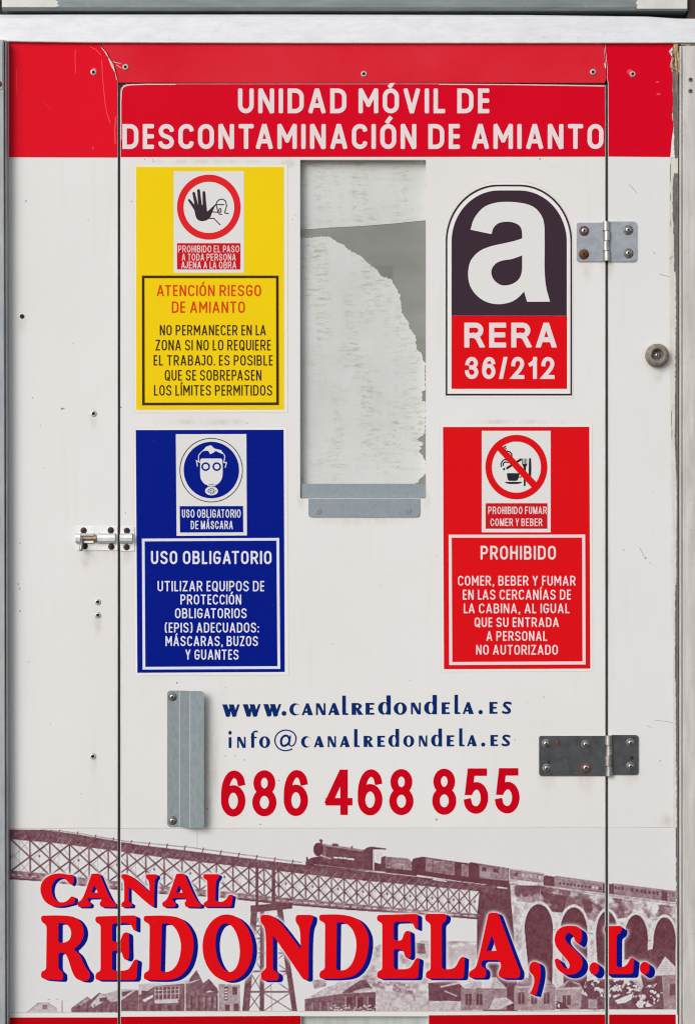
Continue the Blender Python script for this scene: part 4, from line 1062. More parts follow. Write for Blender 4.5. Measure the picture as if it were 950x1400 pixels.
Shape().add([[(827.8, 58), (827, 64), (828.4, 78), (829.7, 92), (830, 108), (831.3, 114), (831.3, 214), (915.5, 214.6), (916.5, 205), (917.6, 190), (920.4, 172), (918, 160), (919.2, 140), (918.4, 120), (918.6, 100), (915.5, 88), (918, 78), (913.5, 70), (919, 64), (920, 58)]], [], -.3,
    marks=[(ell(860.5, 98, 4.2, 3.2, 14), 1), (ell(898, 112, 2.6, 1.0, 10), 1), (ell(899.5, 128.6, 2.8, 1.4, 10), 1)]).build('red_band', [M['red_door'], M['crease']], wr)
mural_piece(wr, 832, 923, MUR_T - 1, MUR_B - 4, -.3)
Shape().add([rect(832, RED_B - 3, 923, BOT)], [], -.3).build('red_base_band', M['red_base'], wr)
logo_piece(wr, 831.4, 923)
put_screw(rivet_shape, 864.2, 101.6, -.3, [M['rivet'], M['hole']], wr, 'rivet', 4.2)

# ---- strip above the door
hd = thing('header_panel', 'paler red strip between the top rail and the door, held by three rivets', 'panel', (495, 113))
HP = [(137.5, 58), (140.5, 64), (147.5, 72), (151, 79), (157, 88), (160, 100), (162.6, 113), (400, 113.6), (640, 113.2), (826, 113.4), (828.4, 108), (827.8, 92), (826.6, 78), (825.2, 64), (825.8, 58)]
mk = lines_([([(826.2, 60), (825.6, 66), (827, 80), (828, 92)], 1.1), ([(153, 84), (160, 86), (165, 86.8)], .7), ([(160, 89), (166, 93)], .7)], 1) + [([(825, 86), (827.6, 88), (828.2, 94), (826.4, 93)], 1)]
Shape().add([HP], [], -.9, 20, marks=mk).build('panel_sheet', [M['red_header'], M['tear']], hd)
rv2 = put_screw(rivet_shape, 497.4, 101.4, -.9, [M['rivet'], M['hole']], hd, 'rivet', 4.3)
copy_part(rv2, hd, (810, 98.8)); copy_part(rv2, hd, (172, 92))

# ---- the door
dr = thing('cabin_door', 'white cabin door with a red headline band, a narrow window and blue and red lettering', 'door', (496, BOT))
WX0, WX1, WY0, WY1 = 410.3, 582.2, 218.4, 681.4
DT = [(165, BOT), (165, 127), (165.8, 121), (168.6, 117), (174, 115.2), (200, 114.5), (400, 114.5), (600, 114.4), (700, 115), (826, 116.6), (827, 118), (827, BOT)]
SC = [(209, 218.2, .8), (210, 220.6, .9), (180.5, 275.6, 1.0), (198, 218, 1.0), (338, 578.4, 1.0), (737.6, 217.4, 1.3), (596.4, 1120.6, 1.6), (308, 1034, .8), (322, 1033, .9), (334, 1039, 1.0), (381.6, 1067.4, 1.1), (242, 933.4, 1.4), (308.6, 940.4, .8), (243, 1078, .8), (284, 1106, 1.2), (286, 1246, .9), (743, 953, 1.0), (703.6, 1011, .9), (356, 1127, 1.2), (171, 756.6, .9), (172, 701.4, .8), (165.6, 557, 1.2), (400, 300, .7), (404, 294, .6), (596, 760, .7), (520, 800, .7), (455, 880, .8), (560, 930, .7), (720, 960, .7), (800, 640, .8), (790, 900, .7), (640, 1180, .8), (316, 1147, 1.1)]
Shape().add([DT], [rrect(WX0, WY0, WX1, WY1, 2), rect(411.5, 1389.5, 585.5, BOT)], 0, 25, marks=spots(SC, 1) + [([(165.4, 1132), (826.6, 1131.4), (826.6, 1132.3), (165.4, 1132.9)], 2), ([(165.4, MUR_B - 1.8), (826.6, MUR_B - 1.8), (826.6, MUR_B - 1), (165.4, MUR_B - 1)], 2)]).build('door_leaf', [M['white'], M['scuff'], M['seam']], dr)
Shape().add([[(165.5, 214.8), (165.5, 127.4), (166.3, 121.6), (169, 117.6), (174.4, 115.8), (200, 115), (400, 115), (600, 114.9), (700, 115.5), (825.8, 117.2), (826.5, 118.4), (826.5, 214.2)]], [], -.3, marks=lines_([([(165.9, 190), (165.8, 140), (166.4, 126), (168.2, 119.8), (173, 117.2), (180, 116.1), (200, 115.5), (240, 115.4)], 1.0), ([(600, 115.4), (700, 116), (825, 117.9)], .8)], 1)).build('red_band', [M['red_door'], M['tear']], dr)
s_ = Shape()
text(s_, 'UNIDAD MÓVIL DE', SIGN, 325.6, 668.6, 121, 155, 6.0, -.6)
text(s_, 'DESCONTAMINACIÓN DE AMIANTO', SIGN, 167.8, 824.4, 169.6, 203.8, 6.0, -.6)
s_.build('headline_lettering', M['print_white'], dr)
Shape().add([rect(161.4, 113, 164.9, BOT), rect(827.1, 114, 830.9, BOT), rect(164.9, 112.8, 827.1, 115.2)], [], 5, 25).build('rubber_seal', M['gasket'], dr)
mural_piece(dr, 166, 826, MUR_T, MUR_B - 2, -.3)
for P in ([(165.5, RED_B), (411, RED_B - 1.2), (411, BOT), (165.5, BOT)], [(586, RED_B - 2), (826.5, RED_B - 3), (826.5, BOT), (586, BOT)]): Shape().add([P], [], -.3).build('red_base_band', M['red_base'], dr)
logo_piece(dr, 165.2, 826.8)
Shape().add([rect(405, 1380, 592, BOT)], [], 9, 12).build('kick_panel', M['vent'], dr)
# web address, mail address, telephone number
def tilt(x, a, b, x0=304., x1=698.): return a + (b - a) * (x - x0) / (x1 - x0)
L1 = [('w', 304, 328), ('w', 332, 356.6), ('w', 360, 384.6), ('.', 385, 391.6), ('c', 395.6, 410), ('A', 412.4, 427.6), ('N', 432, 445), ('A', 448.6, 464), ('l', 467.4, 476), ('R', 480.6, 496), ('e', 499.6, 511.4), ('d', 516.6, 534), ('o', 538, 556), ('N', 561.6, 575), ('d', 579.4, 597), ('e', 603.4, 614.6), ('l', 620.6, 629), ('A', 632, 647), ('.', 653.6, 659.6), ('e', 668.6, 679.6), ('s', 686.4, 698.6)]
def lay(L, base_a, base_b, xh, asc):
    out = []
    for ch, x0, x1 in L:
        b = tilt(x0, base_a, base_b)
        if ch in 'ld': out.append((ch, x0, x1, b - asc, b))
        elif ch == 'w': out.append((ch, x0, x1, b - xh + .6, b + 1.4))
        elif ch == '.': out.append((ch, x0, x1, b - (x1 - x0) + .6, b + .6))
        elif ch == 'i' or ch == 'f': out.append((ch, x0, x1, b - asc + 1, b))
        elif ch == '@': out.append((ch, x0, x1, b - asc - .2, b + 5))
        else: out.append((ch, x0, x1, b - xh, b))
    return out
s_ = Shape(); web_line(s_, lay(L1, 978.6, 975.6, 16.2, 26.4), -.3); s_.build('web_address_lettering', M['navy'], dr)
L2 = [('i', 312.4, 317), ('N', 324.4, 336), ('f', 343, 352), ('o', 354.4, 369.4), ('@', 375, 405.6), ('c', 411.6, 424.4), ('A', 429, 442.6), ('N', 448, 459.2), ('A', 464.4, 478), ('l', 483.6, 491.6), ('R', 497, 510), ('e', 515.6, 526), ('d', 530.6, 545.4), ('o', 551, 566), ('N', 572.4, 583.8), ('d', 589, 604), ('e', 610.4, 620.6), ('l', 627, 634.6), ('A', 638, 651.4), ('.', 657.4, 663), ('e', 670, 680.4), ('s', 685.6, 697)]
s_ = Shape(); web_line(s_, lay(L2, 1022.6, 1019.8, 15.2, 24.6), -.3); s_.build('mail_address_lettering', M['navy'], dr)
s_ = Shape()
for ch, x0, x1 in (('6', 302.4, 335.6), ('8', 345, 378), ('6', 388, 421), ('4', 445, 481), ('6', 489, 522.6), ('8', 532, 565), ('8', 590.6, 623.4), ('5', 634, 667), ('5', 676.6, 709.8)):
    t = tilt(x0, 1053.4, 1050, 302, 690)
    p, n = glyph(ch, ROUND, x0, t, x1 - x0, 63 if ch in '68' else 62, 5.1, 'butt'); s_.add(p, n, -.3)
s_.build('phone_number_lettering', M['phone_red'], dr)
# window: pane, torn film, sill bracket
Shape().add([rect(404, 212, 588, 690)], [], 16, 19).build('window_pane', M['glass'], dr)
def torn(P, amp, step=2.2, skip=()):
    out = []
    for i, (a, b) in enumerate(zip(P, P[1:] + P[:1])):
        d = math.hypot(b[0] - a[0], b[1] - a[1]); n = max(1, int(d / step)) if i not in skip else 1
        for k in range(n):
            t = k / n; j = amp * (float(rr.random()) - .5) if k else amp * .3 * (float(rr.random()) - .5)
            nx, ny = -(b[1] - a[1]) / (d + 1e-9), (b[0] - a[0]) / (d + 1e-9)
            out.append((a[0] + (b[0] - a[0]) * t + nx * j, a[1] + (b[1] - a[1]) * t + ny * j))
    return out
F = lambda P: [(395 + u / 4.524, 200 + v / 4.524) for u, v in P]
G = lambda P: [(395 + u / 4.524, 450 + v / 4.524) for u, v in P]
s_ = Shape()
s_.add([F([(40, 60), (880, 60), (880, 444), (845, 449), (640, 470), (450, 485), (250, 495), (40, 511)])], [], 15.2, 15.7)
s_.build('window_film', M['film'], dr)
s_ = Shape()
low = F([(40, 556), (120, 560), (190, 551), (195, 547), (250, 553), (290, 580), (340, 602), (365, 632), (440, 670), (500, 722), (528, 742), (575, 795), (630, 815), (660, 862), (690, 920), (695, 980), (702, 1030), (745, 1088), (745, 1115), (785, 1168)]) + \
    G([(785, 50), (790, 112), (822, 150), (828, 185), (846, 205), (843, 300), (846, 370), (822, 385), (824, 420), (822, 440), (846, 445), (848, 560), (842, 600), (846, 640), (830, 655), (792, 682), (842, 706), (812, 722), (824, 738), (806, 752), (830, 780), (848, 820), (848, 895), (810, 925), (800, 950), (700, 980), (40, 980)])
s_.add([torn(low, 2.2, 2.0, (len(low) - 1, len(low) - 2))], [], 15.2, 15.7)
s_.build('window_film', M['film'], dr, label='stained white film torn along its right side')
Shape().add([[(508, 361), (537, 362), (537.4, 378.5), (508, 378)]], [], 15.75, 15.95).build('label_square', M['glass_dark'], dr)
s_ = Shape(); s_.add([[(409, 216), (586, 216), (586, 220.8), (560, 221.4), (545, 219.6), (486, 219.4), (484, 221), (446, 221), (444, 219.4), (424, 220.4), (412, 224), (409, 224)]], [], 14, 15.1)
s_.build('pane_seal', M['wear_pale'], dr)
br_ = Shape()
br_.add([rrect(411, 661.4, 581.8, 680.6, 2), rect(421.6, 679, 573.6, 684), rrect(421.6, 681, 573.6, 707, 4.5, 6, (0, 0, 4.5, 4.5)), rect(421.6, 680.6, 573.6, 682.4)], [], -1.8, 0)
def dep(z):
    y = H - z / S
    return 6.0 if y < 680.7 else (0.0 if y > 682.3 else 6.0 * (682.3 - y) / 1.6)
br_.v = [(x, y + dep(z) * S, z) for x, y, z in br_.v]
bro = br_.build('sill_bracket', M['galv_blue'], dr, bevel=.35)
s_ = Shape().lathe(435.4, 699, [(4.4, -1.8), (4.2, -2.2), (3.0, -2.4), (1.6, -2.4), (1.3, -1.9), (.1, -1.9)], 20).build('screw', [M['galv'], M['hole']], bro, smooth=True, base=(.4354, -.0018, (H - 699) * S))
copy_part(s_, bro, (558, 698.6))
# pull handle folded from sheet steel
hn = Shape()
hn.add([rrect(229, 944, 280, 1130, 4.5), rect(245.2, 943, 246.4, 1131), rect(260.5, 943, 261.5, 1131)], [rect(200, 900, 300, 944), rect(200, 1130, 300, 1150)], -1.6, 0)
def hdep(x):
    x = x / S
    return float(np.interp(x, [229, 245.2, 246.4, 260.5, 261.5, 280], [0, 0, -.8, -11.6, -12.2, -13.4]))
hn.v = [(x, y + hdep(x) * S, z) for x, y, z in hn.v]
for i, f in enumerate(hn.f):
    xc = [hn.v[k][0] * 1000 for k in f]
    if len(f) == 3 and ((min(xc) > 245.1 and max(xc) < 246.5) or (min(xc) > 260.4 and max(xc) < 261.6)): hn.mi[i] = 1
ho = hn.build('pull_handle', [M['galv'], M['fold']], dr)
hs1 = screw_shape(236.2, 952.4, -1.6, 6.0).build('screw', [M['washer'], M['hole'], M['dome']], ho, smooth=True, base=(.2362, -.0016, (H - 952.4) * S))
copy_part(hs1, ho, (236.4, 1121.6))

# ---- corner posts
pl = thing('corner_post', 'dull grey aluminium corner post along the left edge with a grooved lip', 'post', (0, BOT))
po = Shape().extrude_z([(-90, -22), (10.6, -22), (11.4, -21), (11.6, -12), (12.3, -12), (12.5, -18), (13.1, -18.8), (14.2, -18), (14.4, 25), (-20, 40), (-20, 420), (-90, 420)], 58.8, BOT).build('post', M['post_l'], pl)
pl.rotation_euler.y = -0.0017
s_ = Shape(); s_.add([rrect(-20, 61, 9.6, 126, 1)], [], -23, -22.05).build('corner_plate', M['post_l'], pl)
put_screw(rivet_shape, 4.6, 119, -23, [M['rust'], M['hole']], pl, 'rivet', 4.4, 'rusty rivet')
pr = thing('corner_post', 'pale chalky aluminium corner post along the right edge with two rivets near its top', 'post', (950, BOT))
Shape().extrude_z([(927.6, 25), (927.8, -5), (928.4, -5.8), (930, -5.8), (930.4, -5), (930.6, -1.5), (931.4, -1.5), (931.8, -5.4), (932.6, -6), (1040, -6), (1040, 420), (970, 420), (970, 25)], 64, BOT).build('post', M['post_r'], pr)
r3 = put_screw(rivet_shape, 942.4, 110, -6, [M['screw'], M['hole']], pr, 'rivet', 3.0); copy_part(r3, pr, (942.2, 125.4))
pr.rotation_euler.y = 0.0

# ---- frayed filler at the top right corner
fz = Shape(); fr_r = np.random.default_rng(9)
for x0, y0, x1, y1, w in ((921, 62, 925, 104, 2.6), (924, 60, 928, 98, 2.4), (919, 70, 914.6, 71.8, .9), (920, 80, 914.6, 92, 1.1), (916, 92, 923, 96, 1.1), (928, 58, 938, 51.4, 1.86), (930, 61, 948, 62, 1.6), (927, 96, 929, 104, 1.6), (922, 88, 927, 100, 1.86), (921.4, 60, 924, 76, 1.8), (935, 62.5, 952, 62.4, 1.2), (923, 66, 918, 78, 1.2), (932, 58, 935, 54, 1.4), (925, 100, 924, 130, .6)):
    n = 5; pts = [(x0 + (x1 - x0) * i / n + .9 * (float(fr_r.random()) - .5), y0 + (y1 - y0) * i / n + .9 * (float(fr_r.random()) - .5), -1.5 - 2.4 * math.sin(3.14 * i / n) * float(fr_r.random())) for i in range(n + 1)]
    fz.tube(pts, [w * (.55 + .6 * float(fr_r.random())) * (1 - .6 * i / n) for i in range(n + 1)], 6)
fo = fz.build('frayed_filler', M['straw']); tag(fo, 'dry torn filler fraying out of the corner under the right end of the rail', 'filler')

# ---- hinges
def hinge(label, at, leaves, barrel, mat, segs):
    t = thing('hinge', label, 'hinge', at, 'hinges on the right side of the door')
    for x0, y0, x1, y1, rs in leaves: Shape().add([rrect(x0, y0, x1, y1, 3, 6, rs)], [], -2.2, 0).build('hinge_leaf', mat, t, bevel=.5)
    cx, ya, yb, r = barrel; k = Shape()
    for i in range(segs):
        a, b = ya + (yb - ya) * i / segs, ya + (yb - ya) * (i + 1) / segs
        off = .5 if i % 2 else -.5
        k.tube([(cx + off, a + .35, -3.4), (cx + off, a + .7, -3.4), (cx + off, b - .7, -3.4), (cx + off, b - .35, -3.4)], [r * .9, r, r, r * .9], 20)
    k.tube([(cx, ya + .2, -3.4), (cx, yb - .2, -3.4)], r * .72, 14)
    k.build('knuckle', M['knuckle'], t, smooth=True)
    return t
h1 = hinge('short bluish zinc hinge beside the round topped sign, with two rusty screws', (829, 358), [(787.6, 304.6, 823.5, 357.8, (3, 0, 0, 4)), (832.8, 303, 869.8, 358, (0, 5, 5, 0))], (828.2, 302.8, 357.4, 5.0), M['hinge_grey'], 4)
a = put_screw(screw_shape, 858, 314.8, -2.2, [M['washer'], M['hole'], M['dome']], h1, 'screw', 6.8)
copy_part(a, h1, (858.2, 346.6))
put_screw(screw_shape, 797.8, 316, -2.2, [M['rust_ring'], M['hole'], M['dome']], h1, 'screw', 6.9, 'half rusted screw')
put_screw(screw_shape, 797.4, 348, -2.2, [M['rust_ring'], M['hole'], M['rust']], h1, 'screw', 7.2, 'fully rusted screw')
h2 = hinge('long dark steel strap hinge beside the phone number', (831, 1060), [(736.4, 1006, 826.4, 1060.6, (3, 0, 0, 3.5)), (835.6, 1004.8, 872, 1059.2, (0, 4, 4, 0))], (831.2, 1004.8, 1061, 5.0), M['steel_dark'], 4)
b = put_screw(screw_shape, 746, 1016.4, -2.2, [M['washer'], M['hole'], M['dome']], h2, 'screw', 6.4)
for x, y in ((746.8, 1050), (800, 1017.4), (861.2, 1015.2), (861.2, 1047.4)): copy_part(b, h2, (x, y))
put_screw(screw_shape, 800.4, 1049.6, -2.2, [M['rust_ring'], M['hole'], M['dome']], h2, 'screw', 7.4, 'rusty screw')
for x, y, r in ((749.6, 1041.8, 1.86), (865, 1009.6, 1.86), (863, 1036, 2.6)): Shape().lathe(x, y, [(r, -2.3), (.05, -2.35)], 14).build('empty_hole', M['hole'], h2)
s_ = Shape(); s_.lathe(761.2, 1015, [(3.6, -2.2), (3.0, -2.8), (.05, -3.0)], 14); s_.build('rivet', M['rust'], h2, smooth=True, label='rusted rivet head')

# ---- slide bolt
sb = thing('slide_bolt', 'small bright zinc slide bolt across the left door gap, with rusty screws', 'bolt', (145, 753))
Shape().add([rrect(105.8, 720, 161.1, 752.6, 1.2)], [], -1.5, 0).build('backplate', M['chrome'], sb, bevel=.4)
def hump(x0, x1, name, parent): return Shape().extrude_x([(-1.5, 728.8), (-7, 729.4), (-9.6, 731.6), (-10.2, 735), (-9.8, 739.4), (-7.4, 742.6), (-1.5, 743.4)], x0, x1).build(name, M['chrome'], parent, bevel=.6)
hump(104.4, 111.6, 'bolt_guide', sb); hump(133.8, 158.8, 'bolt_guide', sb)
Shape().extrude_x([(-1.5, 728.8), (-7, 729.4), (-8.4, 731), (-8, 732.6), (-1.5, 732.6)], 111.6, 129).build('guide_rail', M['chrome'], sb)
Shape().extrude_x([(-1.5, 739.4), (-8, 739.4), (-8, 742), (-1.5, 743.4)], 111.6, 129).build('guide_rail', M['chrome'], sb)
Shape().tube([(108, 736, -5.6), (150, 736, -5.6)], 3.5, 18).tube([(129, 736.2, -5.6), (129.6, 736.2, -5.6), (133, 736.2, -5.6), (133.4, 736.2, -5.6)], [4.6, 5.6, 5.6, 4.8], 18).build('bolt_rod', M['brass'], sb, smooth=True)
Shape().tube([(114.4, 733.4, -6), (114, 738, -9), (113.4, 742, -11), (113, 748, -12.4), (112.8, 751.4, -12.8), (112.8, 752.6, -12.8)], [2.0, 1.8, 2.1, 2.5, 2.3, 1.2], 14).build('bolt_knob', M['screw'], sb, smooth=True)
kp = Shape().add([rrect(164.9, 720.6, 184, 753.4, 1)], [], -1.5, 0).build('keeper', M['chrome'], sb, bevel=.4)
hump(165, 182.2, 'keeper_loop', kp)
a = put_screw(screw_shape, 115, 725.4, -1.5, [M['rust_dark'], M['hole'], M['rust_dark']], sb, 'screw', 4.4)
for x, y in ((152, 725), (152.8, 747.4), (116.6, 746.6)): copy_part(a, sb, (x, y))
a2 = put_screw(screw_shape, 174, 725.6, -1.5, [M['rust_dark'], M['hole'], M['rust_dark']], kp, 'screw', 4.3); copy_part(a2, kp, (173.6, 748))

# ---- rubber door stop
ds = thing('door_stop', 'round dusty rubber door stop screwed to the panel right of the door', 'door stop', (897, 503))
Shape().lathe(897, 486.2, [(15.4, 0), (16.0, -3), (15.8, -8), (14.4, -12), (12.2, -14), (10, -14.4), (8.4, -13.4), (7.4, -10.6), (7.2, -5)], 40).lathe(897, 486.2, [(7.3, -5), (.05, -4.9)], 20).build('rubber_ring', M['rubber'], ds, smooth=True)
put_screw(screw_shape, 897, 486.2, -5, [M['washer'], M['hole'], M['dome']], ds, 'screw', 5.6)

# ---- stickers
D1, D2, D3, D4, D5 = -.35, -.6, -.85, -1.1, -1.35
def quad(a, b, c, d): return [a, b, c, d]
def frame(P, w):
    c = P; ins = [(c[0][0] + w, c[0][1] + w), (c[1][0] - w, c[1][1] + w), (c[2][0] - w, c[2][1] - w), (c[3][0] + w, c[3][1] - w)]
    return ins
def outset(P, d): return [(P[0][0] - d, P[0][1] - d), (P[1][0] + d, P[1][1] - d), (P[2][0] + d, P[2][1] + d), (P[3][0] - d, P[3][1] + d)]
def sign(name, label, cat, back, face, fcol, bcol='sheet_white', grp='safety stickers on the door'):
    t = thing(name, label, cat, ((back[2][0] + back[3][0]) / 2, max(back[2][1], back[3][1])), grp)
    e = Shape(); e.add([outset(back, .35)], [], D1 + .2, 0); e.build('sticker_edge', M['edge_dirt'], t)
    Shape().add([back], [], D1, 0).build('sticker_sheet', M[bcol], t)
    Shape().add([face], [], D2).build('colour_field', M[fcol], t)
    return t
def lines(rows, font, depth, cap, gap=.175, space=.30):
    s = Shape()
    for txt, x0, x1, yt, yb, sw in rows: text(s, txt, font, x0, x1, yt, yb, sw, depth, cap, gap, space)
    return s
# yellow
ys_ = sign('warning_sign', 'yellow warning sticker with a stop hand pictogram, left of the window', 'sign', quad((183, 224.6), (393, 224.8), (393.6, 564), (183.6, 564.4)), quad((186.4, 228.4), (388, 228.4), (388.2, 559.8), (186.8, 560)), 'yellow', 'sheet_cream')
fo_ = quad((194.3, 376.8), (381, 376.8), (381.4, 553.8), (194.7, 554.2))
Shape().add([fo_], [frame(fo_, 3.6)], D3).build('border_line', M['olive'], ys_)
lines([('ATENCIÓN RIESGO', 214.7, 357, 389.6, 405, 2.15), ('DE AMIANTO', 235.2, 335, 412.2, 427.8, 2.15)], SIGN, D3, 'soft').build('heading_lettering', M['orange_text'], ys_)
lines([('NO PERMANECER EN LA', 218.8, 363.6, 444.4, 458.6, 1.78), ('ZONA SI NO LO REQUIERE', 213, 370.4, 464.6, 479.2, 1.78), ('EL TRABAJO. ES POSIBLE', 210.4, 373, 485.6, 499.8, 1.78), ('QUE SE SOBREPASEN', 225.6, 357.5, 505.8, 520.4, 1.78), ('LOS LÍMITES PERMITIDOS', 210.9, 372.2, 526.5, 540.9, 1.78)], SIGN, D3, 'soft').build('body_lettering', M['blacktext'], ys_)
pg = Shape().add([rect(237.8, 234.2, 333.8, 373.2)], [], D3).build('pictogram_plate', M['plate'], ys_)
Shape().add([ell(285.8, 283.3, 43.4, 44.4, 72)], [ell(285.8, 283.6, 34.6, 35, 72)], D4).build('prohibition_ring', M['picto_red'], pg)
K = lambda P: [(225 + u / 7.917, 230 + v / 7.917) for u, v in P]
s_ = Shape(); hp = []
for a, b, h0, h1 in (((268, 346), (345, 450), 1.5, 2.5), ((318, 272), (355, 440), 1.8, 2.6), ((370, 242), (390, 440), 1.9, 2.6), ((428, 264), (436, 440), 1.9, 2.7), ((548, 398), (476, 500), .6, 3.6)):
    hp += stroke(K([a, b]), 1, False, 'round', h0, h1)
hp.append(fillet(K([(318, 415), (350, 402), (455, 398), (462, 470), (480, 462), (512, 478), (510, 505), (488, 548), (430, 574), (380, 572), (345, 545), (328, 475)]), 2))
s_.add(hp, [], D4)
for P in ([(556, 398), (568, 366), (592, 342), (630, 334), (660, 354), (673, 400), (668, 430), (655, 465), (656, 486), (692, 490)], [(548, 402), (560, 396), (572, 440), (580, 480), (600, 500), (620, 498)], [(560, 395), (642, 395)], [(510, 472), (578, 478)], [(488, 545), (535, 543), (602, 612)]):
    s_.add(stroke(K(P), .68, False, 'round'), [], D4)
s_.add([ell(225 + 602 / 7.917, 230 + 457 / 7.917, 2.1, 3.4, 20)], [ell(225 + 602 / 7.917, 230 + 457 / 7.917, .8, 2.0, 20)], D4)
s_.build('stop_hand_figure', M['picto_dark'], pg)
Shape().add([rect(242.4, 332.6, 328.8, 368.4)], [], D4).build('caption_field', M['caption_red'], pg)
lines([('PROHIBIDO EL PASO', 244, 327.4, 335.8, 345.2, 1.1), ('A TODA PERSONA', 249, 322.6, 347, 356.4, 1.1), ('AJENA A LA OBRA', 248.2, 323.2, 357.8, 367.2, 1.1)], ROUND, D5, 'butt', .20, .30).build('caption_lettering', M['print_white'], pg)
# blue
bs = sign('mandatory_sign', 'blue mandatory sticker with a gas mask pictogram, below the yellow one', 'sign', quad((183, 584.4), (392.6, 583.6), (394.6, 922.6), (184.6, 923.8)), quad((186, 588), (387.8, 587.6), (389.4, 918.6), (188.2, 919.8)), 'blue')
fb = quad((194.4, 736.4), (381.8, 735.4), (383.2, 914.4), (195.4, 915.4))
Shape().add([fb], [frame(fb, 3.7)], D3).build('border_line', M['print_cool'], bs)
lines([('USO OBLIGATORIO', 206.8, 371.4, 753.2, 771.2, 2.8)], SIGN, D3, 'soft').build('heading_lettering', M['print_cool'], bs)
lines([('UTILIZAR EQUIPOS DE', 215.8, 361.4, 794.2, 808.4, 1.86), ('PROTECCIÓN', 247, 330, 812.8, 826.4, 1.86), ('OBLIGATORIOS', 239.7, 337.4, 831.6, 845.2, 1.86), ('(EPIS) ADECUADOS:', 225.8, 354, 851.2, 864.8, 1.86), ('MÁSCARAS, BUZOS', 226.6, 352.8, 869.6, 883.2, 1.86), ('Y GUANTES', 253.8, 326.4, 888, 901.8, 1.86)], SIGN, D3, 'soft').build('body_lettering', M['print_cool'], bs)
pb = Shape().add([quad((240.7, 593.6), (337, 593.4), (337.8, 732), (241.8, 732.6))], [], D3).build('pictogram_plate', M['plate'], bs)
s_ = Shape(); s_.add([ell(289, 642.8, 43.2, 44, 72)], [ell(289, 642.8, 42.1, 42.9, 72)], D4); s_.build('thin_ring', M['picto_dark'], pb)
s_ = Shape(); s_.add([ell(289.2, 642.6, 37.8, 38.6, 72), quad((246, 692), (332.4, 691.8), (332.8, 727.6), (246.4, 728))], [], D4); s_.build('blue_disc', M['blue'], pb)
J = lambda P: [(230 + u / 7.917, 590 + v / 7.917) for u, v in P]
s_ = Shape()
def eye(u): return [ell(230 + u / 7.917, 590 + 380 / 7.917, 6.0, 6.0, 28)]
s_.add([fillet(J([(350, 292), (588, 292), (592, 400), (590, 500), (560, 550), (520, 584), (418, 584), (375, 550), (348, 500), (348, 400)]), 3)], eye(408) + eye(528), D5)
for u in (408, 528): s_.add([ell(230 + u / 7.917, 590 + 380 / 7.917, 3.6, 3.6, 24)], [], D5)
dots = [ell(289.4 + dx, 671.2 + dy, 1.0, .85, 8) for dx, dy in ((-5.4, 0), (-3.4, -2.2), (-3.4, 1.86), (-1.2, -3.6), (-1.2, -1), (-1.2, 1.6), (-1.2, 4), (1.2, -3.6), (1.2, -1), (1.2, 1.6), (1.2, 4), (3.4, -2.2), (3.4, 0.4), (3.4, 2.6), (5.6, 0), (-3.2, 0))]
s_.add([ell(289.4, 671.2, 8.8, 6.0, 30)], dots, D5)
s_.add([fillet(J([(424, 592), (440, 570), (500, 570), (518, 592)]), 1)], [J([(436, 584), (505, 584), (505, 577), (436, 577)])], D5)
s_.add([J([(328, 250), (400, 180), (412, 164), (465, 148), (502, 184), (572, 200), (608, 248), (580, 240), (545, 225), (518, 210), (485, 232), (458, 246), (438, 212), (415, 206), (372, 214), (338, 256)])], [], D5)
for P in ([(333, 248), (330, 300), (340, 332), (308, 316), (318, 372)], [(603, 245), (615, 268), (604, 336), (632, 336), (620, 386)]): s_.add(stroke(J(P), .65, False, 'butt'), [], D5)
s_.build('gas_mask_figure', M['plate'], pb)
lines([('USO OBLIGATORIO', 249.2, 329.4, 696.4, 707.8, 1.4), ('DE MÁSCARA', 261.2, 318.6, 712, 723.4, 1.4)], ROUND, D5, 'butt', .19, .29).build('caption_lettering', M['print_cool'], pb)
# red
rs_ = sign('prohibition_sign', 'red prohibition sticker with a crossed out cigarette and cup, right of the window', 'sign', quad((602, 580), (808.8, 579.8), (809.6, 917.6), (603, 918.6)), quad((605.3, 583.8), (805, 583.6), (806.4, 914), (606.6, 914.8)), 'sign_red')
fr_ = quad((613, 731), (799.4, 730.8), (800, 908.4), (613.8, 909.2))
Shape().add([fr_], [frame(fr_, 4.2)], D3).build('border_line', M['print_white'], rs_)
lines([('PROHIBIDO', 656.6, 759.4, 746.2, 765, 2.8)], SIGN, D3, 'soft').build('heading_lettering', M['print_white'], rs_)
lines([('COMER, BEBER Y FUMAR', 625.7, 786.2, 787.2, 800.6, 1.86), ('EN LAS CERCANÍAS DE', 632.3, 779.8, 806.2, 819.8, 1.86), ('LA CABINA, AL IGUAL', 633.6, 777.9, 825.2, 838.4, 1.86), ('QUE SU ENTRADA', 648.4, 763.4, 844.2, 857.2, 1.86), ('A PERSONAL', 664.5, 747.5, 862.8, 876.2, 1.86), ('NO AUTORIZADO', 650.5, 762.1, 881.6, 895, 1.86)], SIGN, D3, 'soft').build('body_lettering', M['print_white'], rs_)
pp = Shape().add([rect(658.2, 589, 752.3, 727.8)], [], D3).build('pictogram_plate', M['plate'], rs_)
B = lambda P: [(650 + u / 8.636, 580 + v / 8.636) for u, v in P]
s_ = Shape(); bl = []
bl += stroke(B([(372, 516), (528, 418)]), 1.55, False, 'butt') + [ell(650 + 333 / 8.636, 580 + 530 / 8.636, 1.6, 1.7, 10)]
